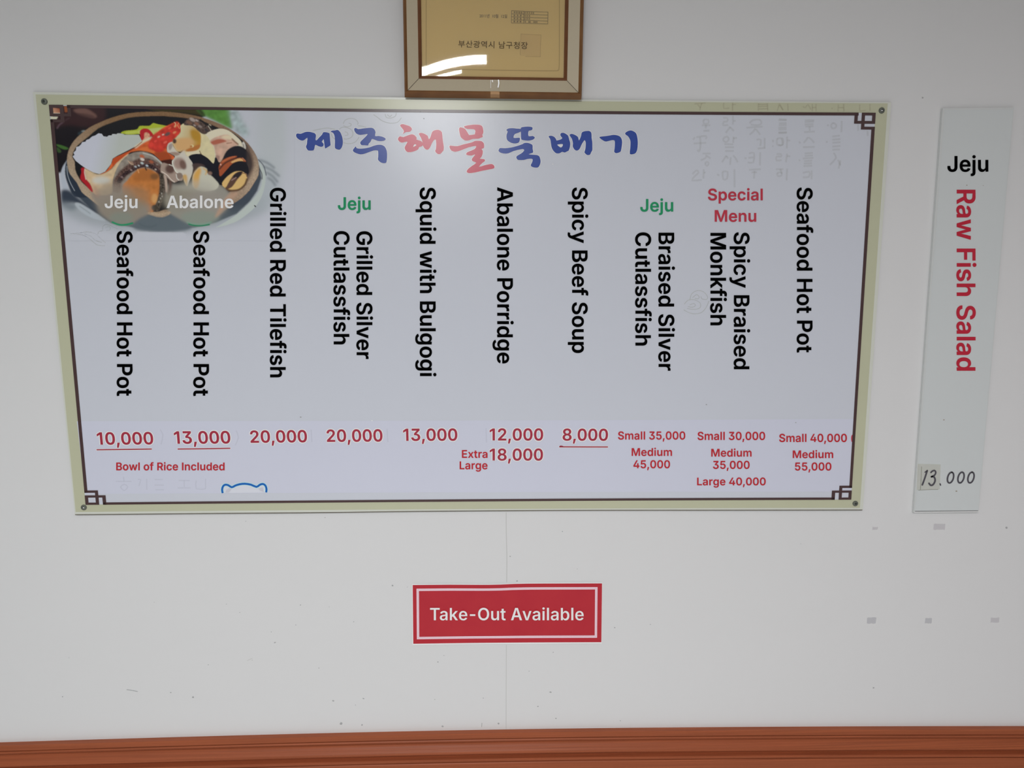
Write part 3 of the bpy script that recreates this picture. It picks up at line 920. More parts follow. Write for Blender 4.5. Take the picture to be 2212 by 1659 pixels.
# rim
OUT = tp('A', [(380, 1050), (390, 930), (430, 800), (520, 660), (640, 545), (800, 425), (1000, 328), (1200, 248), (1500, 170), (1800, 143), (2150, 138)]) + tp('B', [(100, 142), (300, 160), (600, 210), (850, 280), (1100, 380), (1300, 490), (1500, 640), (1640, 800), (1730, 950), (1775, 1100), (1770, 1300), (1700, 1430), (1600, 1590)]) + tp('D', [(1440, 600), (1300, 740), (1160, 835), (1000, 960), (840, 1070), (560, 1150), (300, 1150)]) + tp('C', [(2110, 770), (2000, 840), (1850, 840), (1700, 790), (1400, 800), (1000, 760), (800, 640), (600, 480), (480, 380)]) + tp('A', [(560, 1440), (440, 1290), (400, 1180)])
m_out = polymask(catmull(OUT, 2), 0.6)
lay(m_out, (170, 152, 130), col2=(122, 94, 66), g=[(150, 420), (260, 270)], noise=0.05)
lay(m_out * np.clip((gx - 380) / 160, 0, 1), (128, 106, 90), noise=0.06)
lay(m_out * np.clip((gx - 470) / 80, 0, 1) * np.clip((gy - 320) / 60, 0, 1), (166, 146, 124), noise=0.06)
INN = tp('A', [(520, 1050), (475, 960), (530, 810), (640, 700), (780, 590), (960, 440), (1200, 340), (1500, 250), (1800, 222), (2150, 216)]) + tp('B', [(100, 226), (300, 238), (480, 262), (700, 300), (900, 372), (1050, 440), (1250, 500), (1400, 600), (1530, 720), (1600, 850), (1640, 1000), (1650, 1150), (1600, 1280), (1530, 1400), (1400, 1530), (1200, 1640)]) + tp('D', [(1010, 800), (840, 1000), (560, 1100), (300, 1120)]) + tp('C', [(2100, 700), (1900, 740), (1700, 750), (1400, 760), (1000, 720), (830, 600), (700, 430)]) + tp('A', [(880, 1640), (760, 1530), (650, 1430), (580, 1320), (530, 1200)])
lay(polymask(catmull(INN, 2), 0.7), (27, 26, 29))
lay(polymask(catmull(INN, 2), 4) * np.clip((gx - 500) / 40, 0, 1), (54, 46, 44))
stroke('B', [(1560, 800), (1640, 1000), (1650, 1180), (1560, 1380), (1400, 1540)], 60, (98, 80, 70), 2.0, alpha=0.8)
# smooth broth in front
poly('C', [(700, 330), (1000, 200), (1300, 320), (1700, 380), (1900, 560), (1760, 640), (1700, 740), (1560, 900), (1400, 960), (1200, 990), (1000, 900), (820, 700), (680, 460)], (136, 128, 118), 3)
poly('D', [(-60, 500), (300, 520), (560, 420), (860, 480), (1060, 640), (1080, 800), (1000, 940), (860, 1080), (700, 1200), (480, 1250), (260, 1200), (0, 1060), (-100, 800)], (138, 135, 126), 3)
# rice cut-out
poly('A', [(485, 960), (520, 930), (500, 895), (545, 850), (550, 790), (600, 775), (640, 735), (660, 700), (720, 690), (735, 660), (790, 640), (840, 595), (900, 575), (960, 535), (1020, 545), (1050, 590), (1115, 600), (1150, 575), (1200, 575), (1215, 548), (1290, 552), (1310, 535), (1400, 540), (1440, 560), (1560, 560), (1700, 560), (1760, 680), (1650, 770), (1500, 850), (1300, 950), (1220, 1000), (1190, 1100), (1080, 1240), (980, 1285), (860, 1255), (740, 1190), (640, 1120), (540, 1040)], (184, 187, 198), 0.4, sm=0, col2=(172, 178, 172), g=[(900, 800), (1300, 900)])
# courgette
poly('A', [(1370, 530), (1440, 490), (1660, 465), (1720, 400), (1890, 400), (1960, 350), (2060, 370), (2280, 420), (2212, 470), (2000, 560), (1740, 545), (1560, 560), (1420, 545)], (160, 172, 52), 0.5)
poly('A', [(1700, 480), (2180, 430), (2080, 520), (1960, 560), (1730, 550)], (176, 184, 112), 0.9)
poly('A', [(1480, 505), (1660, 490), (1720, 520), (1560, 545), (1450, 545)], (176, 186, 84), 0.8)
# chilli
poly('A', [(1720, 510), (1740, 470), (1800, 445), (1880, 460), (1940, 520), (1965, 565), (1930, 590), (1890, 620), (1800, 640), (1770, 680), (1740, 640), (1725, 570)], (170, 36, 42), 0.5)
poly('A', [(1800, 540), (1850, 520), (1900, 560), (1880, 640), (1790, 690), (1770, 670), (1800, 620)], (206, 152, 122), 0.7, noise=0.12)
# broth left and shrimp
poly('A', [(700, 1190), (860, 1255), (980, 1290), (1200, 1190), (1330, 1000), (1500, 900), (1480, 1000), (1300, 1200), (1230, 1400), (1200, 1640), (900, 1660), (800, 1480), (730, 1380)], (198, 174, 138), 1.2, noise=0.05, nz=N3)
ell('A', (1010, 1400), 170, 70, (192, 190, 180), 3)
poly('A', [(640, 1180), (700, 1170), (715, 1250), (730, 1370), (800, 1460), (860, 1590), (830, 1610), (720, 1480), (625, 1370), (645, 1260)], (164, 34, 42), 0.7)
stroke('A', [(712, 1190), (705, 1260), (730, 1380)], 18, (214, 190, 172), 0.6)
poly('A', [(850, 1480), (960, 1580), (1000, 1700), (900, 1700)], (170, 130, 112), 2.5, alpha=0.6)
SH = tp('A', [(1960, 610), (2080, 480), (2200, 400)]) + tp('B', [(100, 395), (230, 335), (310, 345), (355, 490), (240, 620), (190, 700), (90, 760), (100, 880), (225, 965), (200, 1030), (60, 1090)]) + tp('A', [(2140, 1080), (2060, 990), (1960, 910), (1850, 870), (1700, 850), (1560, 880), (1480, 930), (1300, 1060), (1200, 1180), (1060, 1270), (980, 1288), (1090, 1240), (1200, 1090), (1240, 1000), (1400, 920), (1600, 820), (1800, 690), (1900, 640)])
lay(polymask(catmull(SH, 3), 0.5), (196, 92, 48), noise=0.10, nz=N3)
poly('A', [(1230, 1010), (1400, 925), (1500, 880), (1420, 970), (1280, 1090), (1220, 1140)], (176, 74, 38), 0.8)
stroke('A', [(1640, 790), (1780, 690), (1930, 620)], 44, (220, 196, 166), 1.2)
stroke('A', [(1490, 880), (1640, 790), (1760, 690)], 12, (140, 60, 38), 0.4)
poly('A', [(1560, 880), (1800, 790), (2000, 760), (1990, 890), (1850, 870), (1700, 850)], (200, 108, 56), 1.5)
poly('B', [(-160, 560), (0, 470), (230, 335), (310, 345), (355, 490), (240, 620), (180, 700), (90, 780), (-20, 900), (-150, 860), (-260, 780)], (188, 56, 46), 1.4, noise=0.10, nz=N3)
for c, r, co in (((100, 550), 42, (96, 74, 72)), ((20, 560), 16, (224, 190, 176)), ((230, 520), 26, (222, 130, 90)), ((-60, 600), 20, (226, 170, 150)), ((60, 700), 30, (214, 92, 76)), ((-120, 680), 24, (206, 70, 60)), ((250, 400), 30, (220, 110, 70)), ((140, 440), 24, (206, 86, 60))):
    ell('B', c, r * 1.3, r * 0.7, co, 0.7, rot=-0.5)
stroke('B', [(225, 335), (250, 360), (235, 420)], 14, (226, 168, 128), 0.4)
stroke('B', [(305, 345), (290, 390), (320, 450)], 12, (220, 140, 96), 0.4)
poly('A', [(1990, 900), (2212, 880), (2300, 1000), (2250, 1080), (2140, 1075), (2060, 990)], (152, 68, 36), 1.2)
poly('B', [(-20, 1040), (200, 1015), (230, 1100), (120, 1110), (0, 1095)], (66, 32, 26), 0.9)
# abalone
poly('A', [(1220, 1440), (1270, 1260), (1320, 1130), (1420, 1000), (1560, 905), (1740, 872), (1900, 900), (2050, 1000), (2150, 1110), (2170, 1220), (2140, 1500), (2060, 1660), (1700, 1640), (1400, 1560), (1290, 1580), (1230, 1620)], (134, 126, 116), 0.6, noise=0.12, nz=N3)
stroke('A', [(1300, 1560), (1310, 1420), (1420, 1270), (1570, 1150), (1760, 1060), (1950, 1100), (2090, 1220), (2140, 1400), (2100, 1640)], 150, (88, 66, 60), 1.6, noise=0.25, nz=N1)
stroke('A', [(1330, 1420), (1430, 1300), (1600, 1200), (1790, 1130), (1980, 1170), (2090, 1300), (2120, 1500)], 66, (54, 40, 42), 1.0, noise=0.3, nz=N1)
stroke('A', [(1780, 900), (1950, 950), (2080, 1050), (2150, 1130)], 20, (172, 172, 166), 0.6)
for c, r, co in (((1760, 960), 40, (172, 96, 66)), ((1765, 1015), 34, (200, 190, 180)), ((1760, 1085), 26, (176, 186, 186)), ((1640, 1150), 20, (170, 176, 178)), ((1930, 1060), 36, (150, 84, 60)), ((1850, 1130), 22, (180, 190, 196)), ((2010, 1200), 16, (184, 170, 160)), ((1560, 1080), 36, (150, 122, 104)), ((1390, 1340), 24, (120, 100, 98)), ((1560, 1210), 18, (150, 130, 124)), ((1700, 1130), 16, (190, 196, 196)), ((2040, 1110), 20, (120, 112, 106))):
    ell('A', c, r * 1.2, r * 0.75, co, 0.7, rot=0.4)
stroke('A', [(1500, 1040), (1560, 1100), (1600, 1110)], 12, (184, 160, 134), 0.5)
poly('A', [(1400, 1500), (1490, 1400), (1570, 1300), (1680, 1205), (1790, 1175), (1950, 1215), (2060, 1300), (2090, 1450), (2085, 1640), (2000, 1860), (1960, 1980), (1880, 2000), (1760, 1840), (1560, 1700), (1420, 1640)], (178, 112, 58), 1.2, noise=0.05, nz=N3)
poly('A', [(1600, 1320), (1760, 1200), (1950, 1240), (1960, 1400), (1800, 1400), (1640, 1420)], (152, 92, 46), 3, alpha=0.7)
ell('A', (1990, 1330), 80, 60, (120, 80, 48), 2)
stroke('A', [(1700, 1260), (1680, 1200)], 16, (206, 150, 96), 0.6)
stroke('A', [(1820, 1170), (1840, 1210)], 24, (60, 46, 42), 0.6)
ell('C', (1820, 500), 60, 90, (198, 148, 92), 2)
stroke('C', [(1960, 60), (1960, 250), (1945, 420), (1910, 560), (1860, 690)], 96, (74, 66, 58), 1.2, noise=0.3, nz=N1)
ell('C', (1820, 670), 60, 55, (66, 58, 50), 1.2)
for c in ((1950, 410), (1930, 500), (1900, 560), (1960, 460)):
    ell('C', c, 12, 18, (150, 146, 136), 0.5)
stroke('C', [(2010, 70), (2030, 200), (2045, 370)], 46, (172, 154, 140), 0.9)
stroke('C', [(2090, 90), (2110, 260), (2080, 420)], 60, (92, 72, 64), 2)
# grey smear over the broth
ell('P', (250, 430), 46, 34, (140, 130, 118), 7, alpha=0.8, rot=0.3)
ell('P', (270, 452), 58, 26, (134, 126, 114), 5, alpha=0.9)
ell('P', (295, 425), 30, 22, (140, 118, 92), 6, alpha=0.55)
ell('P', (262, 470), 26, 12, (122, 132, 122), 4, alpha=0.7)
# squid, clams and mussels
poly('B', [(0, 1085), (120, 1105), (260, 1170), (330, 1290), (390, 1310), (375, 1400), (300, 1410), (220, 1440), (130, 1380), (40, 1290), (-30, 1240)], (152, 134, 122), 0.6)
ell('B', (150, 1190), 90, 84, (88, 66, 60), 1.8)
stroke('B', [(-5, 1240), (90, 1300), (170, 1390), (230, 1430)], 14, (206, 194, 182), 0.5)
stroke('B', [(130, 1110), (260, 1170), (320, 1270), (385, 1300)], 14, (212, 202, 190), 0.5)
poly('B', [(90, 800), (120, 720), (190, 695), (200, 760), (280, 870), (340, 900), (400, 830), (450, 920), (530, 1000), (575, 1130), (560, 1260), (490, 1440), (460, 1510), (400, 1400), (390, 1310), (260, 1260), (200, 1140), (185, 1050), (240, 960), (150, 900), (100, 880)], (190, 184, 172), 0.5)
poly('B', [(120, 760), (180, 720), (190, 780), (140, 850)], (150, 140, 134), 0.8)
poly('B', [(140, 890), (270, 880), (330, 920), (240, 950)], (150, 128, 114), 1.0)
ell('B', (320, 1090), 110, 110, (150, 128, 118), 2.2)
ell('B', (385, 1115), 58, 92, (108, 84, 76), 1.6, rot=-0.4)
stroke('B', [(200, 1030), (190, 1080), (215, 1160), (270, 1250), (380, 1300)], 14, (216, 206, 194), 0.4)
stroke('B', [(345, 880), (400, 830)], 20, (120, 104, 90), 0.6)
poly('B', [(380, 1310), (450, 1300), (470, 1420), (455, 1510), (420, 1440)], (190, 154, 96), 1.4)
ell('B', (320, 1315), 60, 56, (128, 112, 102), 0.7)
stroke('B', [(262, 1290), (275, 1360), (310, 1395)], 14, (210, 204, 196), 0.5)
poly('B', [(340, 395), (540, 395), (700, 480), (830, 580), (920, 720), (970, 850), (975, 960), (945, 1090), (850, 1000), (740, 930), (690, 900), (560, 930), (470, 960), (420, 870)], (200, 190, 150), 0.5, noise=0.03, nz=N3)
stroke('B', [(700, 480), (830, 580), (920, 720), (970, 850), (975, 980)], 12, (222, 212, 176), 0.4)
poly('B', [(450, 880), (660, 860), (700, 910), (560, 925), (480, 960)], (206, 196, 168), 0.8)
poly('B', [(195, 690), (250, 620), (350, 500), (345, 400), (520, 395), (610, 430), (680, 500), (715, 600), (705, 760), (660, 830), (560, 860), (450, 860), (400, 830), (330, 870), (270, 860), (210, 760)], (194, 184, 146), 0.6, col2=(176, 132, 56), g=[(350, 520), (690, 620)])
poly('B', [(200, 700), (330, 620), (560, 640), (560, 780), (450, 850), (330, 860), (270, 850)], (196, 156, 106), 2.4)
poly('B', [(520, 480), (640, 480), (700, 580), (680, 680), (560, 640)], (166, 126, 46), 2.2)
poly('B', [(430, 850), (520, 800), (690, 740), (690, 800), (640, 840), (560, 865), (460, 870)], (168, 106, 56), 1.2)
ell('B', (550, 770), 34, 26, (228, 190, 140), 0.5)
ell('B', (535, 775), 24, 20, (170, 116, 66), 0.5)
stroke('B', [(690, 860), (720, 920)], 14, (110, 84, 56), 0.5)
ell('B', (230, 680), 34, 44, (76, 58, 52), 0.9)
poly('B', [(400, 380), (450, 290), (560, 252), (660, 268), (760, 320), (880, 400), (950, 460), (890, 500), (790, 555), (700, 520), (600, 430), (540, 395)], (80, 66, 60), 0.6, noise=0.2, nz=N1)
for c, r, co in (((560, 285), 60, (156, 142, 134)), ((640, 300), 30, (168, 156, 150)), ((500, 340), 60, (110, 82, 68)), ((640, 360), 50, (126, 92, 76)), ((600, 390), 24, (166, 150, 144)), ((880, 385), 26, (176, 164, 140)), ((700, 410), 40, (130, 118, 112)), ((820, 480), 44, (56, 52, 54))):
    ell('B', c, r, r * 0.5, co, 0.8, rot=0.5)
stroke('B', [(700, 290), (830, 380), (960, 465)], 34, (34, 32, 32), 0.6)
stroke('B', [(850, 400), (905, 490)], 14, (168, 160, 146), 0.4)
poly('B', [(800, 560), (880, 500), (1000, 460), (1100, 450), (1230, 490), (1350, 580), (1450, 680), (1475, 760), (1500, 850), (1300, 800), (1200, 870), (1130, 1010), (1050, 1060), (985, 960), (970, 850), (900, 700), (840, 600)], (204, 196, 172), 0.5)
poly('B', [(880, 680), (1000, 600), (1200, 560), (1290, 640), (1400, 740), (1310, 790), (1200, 870), (1120, 1030), (1050, 1065), (990, 950), (955, 780)], (190, 156, 136), 1.0, noise=0.07, nz=N3)
poly('B', [(900, 690), (1060, 640), (1190, 680), (1100, 710), (1000, 740), (930, 740)], (164, 92, 74), 1.0)
poly('B', [(1080, 600), (1240, 570), (1290, 650), (1180, 640)], (208, 190, 160), 1.5)
stroke('B', [(1290, 640), (1340, 690), (1400, 740)], 22, (120, 84, 62), 0.9)
stroke('B', [(1190, 720), (1280, 710)], 14, (140, 96, 78), 0.6)
poly('B', [(985, 940), (1060, 960), (1040, 1050), (1010, 1020)], (152, 120, 108), 0.8)
poly('B', [(1470, 720), (1500, 690), (1535, 750), (1535, 830), (1490, 800)], (186, 182, 172), 0.5)
stroke('B', [(1495, 740), (1500, 790)], 10, (90, 72, 56), 0.4)
poly('B', [(1110, 1010), (1180, 870), (1280, 790), (1390, 763), (1500, 800), (1570, 880), (1610, 980), (1620, 1150), (1580, 1280), (1480, 1240), (1400, 1200), (1200, 1200), (1060, 1300), (1040, 1150)], (30, 29, 36), 0.7)
poly('B', [(1560, 850), (1640, 1000), (1650, 1150), (1590, 1290), (1540, 1330), (1560, 1100)], (62, 52, 50), 2)
poly('B', [(1040, 1160), (1100, 1040), (1240, 970), (1380, 955), (1340, 1000), (1430, 985), (1490, 1000), (1540, 1060), (1400, 1060), (1250, 1140), (1120, 1290), (1060, 1320), (1048, 1220)], (152, 78, 48), 0.6)
stroke('B', [(1060, 1190), (1150, 1090), (1260, 1030), (1360, 990)], 26, (70, 42, 36), 0.8)
stroke('B', [(1110, 1060), (1240, 990), (1340, 965)], 22, (176, 98, 64), 0.6)
poly('B', [(1270, 1060), (1400, 1000), (1470, 1010), (1490, 1050), (1400, 1050), (1300, 1080)], (202, 160, 104), 0.6)
stroke('B', [(1480, 990), (1530, 1040)], 14, (170, 112, 84), 0.5)
ell('B', (1078, 1110), 12, 18, (210, 160, 140), 0.4)
poly('B', [(1080, 1340), (1200, 1200), (1300, 1090), (1440, 1045), (1540, 1080), (1590, 1180), (1580, 1290), (1460, 1230), (1330, 1240), (1200, 1320), (1100, 1460), (1055, 1475)], (26, 26, 33), 0.5)
poly('D', [(930, 480), (1010, 370), (1120, 285), (1200, 255), (1310, 260), (1380, 330), (1392, 400), (1350, 500), (1250, 590), (1120, 610), (1040, 590), (960, 540)], (202, 168, 108), 0.5)
poly('D', [(1000, 580), (1060, 450), (1140, 330), (1220, 268), (1310, 262), (1290, 320), (1220, 400), (1150, 500), (1090, 560)], (88, 64, 54), 0.6)
poly('D', [(1130, 350), (1220, 275), (1310, 265), (1280, 320), (1200, 390)], (42, 36, 38), 0.8)
stroke('D', [(1110, 420), (1190, 370)], 16, (150, 124, 118), 0.5)
stroke('D', [(1010, 560), (1050, 600), (1130, 612), (1250, 590), (1350, 505), (1392, 400)], 36, (92, 68, 50), 0.8)
stroke('D', [(1300, 290), (1370, 300), (1385, 350)], 16, (130, 96, 72), 0.4)
poly('B', [(490, 970), (560, 925), (680, 918), (800, 968), (900, 1060), (950, 1100), (985, 975), (1030, 1050), (1040, 1200), (1060, 1380), (1110, 1480), (1050, 1475), (1000, 1420), (920, 1340), (850, 1270), (800, 1180), (720, 1120), (640, 1150), (590, 1210), (560, 1080)], (26, 26, 34), 0.5)
poly('B', [(560, 1100), (720, 1095), (800, 1150), (720, 1140), (620, 1200), (560, 1300), (570, 1180)], (70, 56, 54), 1.0)
poly('B', [(600, 1240), (680, 1160), (740, 1148), (825, 1190), (820, 1250), (900, 1310), (1000, 1410), (1045, 1480), (1000, 1560), (860, 1600), (700, 1600), (570, 1520), (560, 1340)], (184, 182, 166), 0.8)
poly('B', [(570, 1330), (620, 1225), (700, 1160), (720, 1240), (690, 1330), (680, 1480), (620, 1560), (570, 1480)], (200, 154, 80), 2.0)
stroke('B', [(760, 1180), (820, 1230), (800, 1290)], 26, (196, 160, 100), 1.2)
ell('B', (880, 1270), 40, 34, (120, 96, 84), 0.9)
ell('P', (425, 405), 40, 16, (168, 166, 154), 5, alpha=0.6)
ell('P', (400, 432), 50, 24, (134, 128, 114), 7, alpha=0.85)
ell('P', (445, 440), 48, 28, (142, 136, 128), 6, alpha=0.8)
ell('P', (432, 470), 42, 16, (128, 138, 128), 4, alpha=0.8)
poly('D', [(1040, 690), (1200, 640), (1220, 690), (1100, 790), (980, 930), (880, 1060), (800, 1100), (900, 900)], (174, 142, 120), 2.0, alpha=0.8)
poly('C', [(1690, 760), (1800, 755), (1900, 770), (2040, 750), (2110, 740), (2090, 800), (1980, 840), (1850, 835), (1740, 800)], (166, 146, 122), 0.9, noise=0.06)
poly('C', [(1560, 860), (1740, 815), (1860, 850), (2000, 850), (2120, 810), (2300, 900), (2500, 1060), (2000, 1130), (1500, 1080), (1440, 980)], (90, 100, 106), 3)
stroke('C', [(1540, 960), (1640, 1010), (1760, 1020), (1860, 980)], 14, (78, 88, 96), 1.5)
stroke('P', [(243, 480), (252, 484), (262, 486), (274, 485), (286, 482)], 4.0, (38, 132, 92), 0.6)
stroke('P', [(408, 484), (420, 487), (436, 487.5), (452, 485)], 3.2, (26, 118, 80), 0.5)
stroke('P', [(404, 480), (420, 484), (440, 484), (456, 480)], 3, (116, 156, 136), 1.2, alpha=0.7)
# inpainted left lobe edge fade and clean lower right of the picture
ell('P', (300, 545), 60, 34, (180, 182, 191), 6)
poly('P', [(296, 501), (395, 502), (402, 506), (400, 522), (286, 522)], (178, 181, 189), 1.2, sm=0)
stroke('D', [(1530, 885), (1550, 905)], 18, (36, 36, 38), 0.3)
np.clip(IMG, 0.0, 0.92, out=IMG)
# fade to the panel's white towards the edges of the print
fade = np.clip((GX1 - gx) / 26, 0, 1) * np.clip((GY1 - gy) / 16, 0, 1)
IMG[:] = IMG * fade[..., None] + np.array(PANEL_RGB) * (1 - fade[..., None])

nyy, nxx = gx.shape
lx = np.interp(gy[:, 0], [CTL[1], CBL[1]], [CTL[0] + 1.5, CBL[0] + 1.5])
ty = CTL[1] + 1.5 + (gx[0] - CTL[0]) * (CTR[1] - CTL[1]) / (CTR[0] - CTL[0])
keep = (gx >= lx[:, None]) & (gy >= ty[None, :])
verts = []
Rm = np.array(ROT)
dirs = np.stack([(gx - W / 2) / F, -(gy - H / 2) / F, -np.ones_like(gx)], -1) @ Rm.T
tt = (-(DB + 0.0010) - CAM.y) / dirs[..., 1]
PW = np.array(CAM) + dirs * tt[..., None] - np.array(board.location)
idx = np.arange(nyy * nxx).reshape(nyy, nxx)
kf = keep[:-1, :-1] & keep[1:, :-1] & keep[:-1, 1:] & keep[1:, 1:]
fq = np.stack([idx[:-1, :-1][kf], idx[1:, :-1][kf], idx[1:, 1:][kf], idx[:-1, 1:][kf]], -1)
used = np.unique(fq)
remap = -np.ones(nyy * nxx, int)
remap[used] = np.arange(len(used))
me = bpy.data.meshes.new('food_picture')
me.from_pydata(PW.reshape(-1, 3)[used].tolist(), [], remap[fq].tolist())
ca = me.color_attributes.new('print', 'FLOAT_COLOR', 'POINT')
cc = np.ones((len(used), 4))
cc[:, :3] = IMG.reshape(-1, 3)[used]
ca.data.foreach_set('color', cc.ravel())
pmat = bpy.data.materials.new('printed_photo')
pmat.use_nodes = True
nt = pmat.node_tree
b = nt.nodes['Principled BSDF']
b.inputs['Roughness'].default_value = BG['rough']
b.inputs['Specular IOR Level'].default_value = BG['spec']
at_n = nt.nodes.new('ShaderNodeAttribute')
at_n.attribute_name = 'print'
nt.links.new(at_n.outputs['Color'], b.inputs['Base Color'])
me.materials.append(pmat)
fp = bpy.data.objects.new('food_picture', me)
COL.objects.link(fp)
fp.parent = board
fp['label'] = 'printed photo of a seafood hot pot in a stone bowl'

# ---------------------------------------------------------------- title, hand-brushed Korean letters


def tr(o, s, pts):
    return [(o[0] + x / s, o[1] + y / s) for x, y in pts]


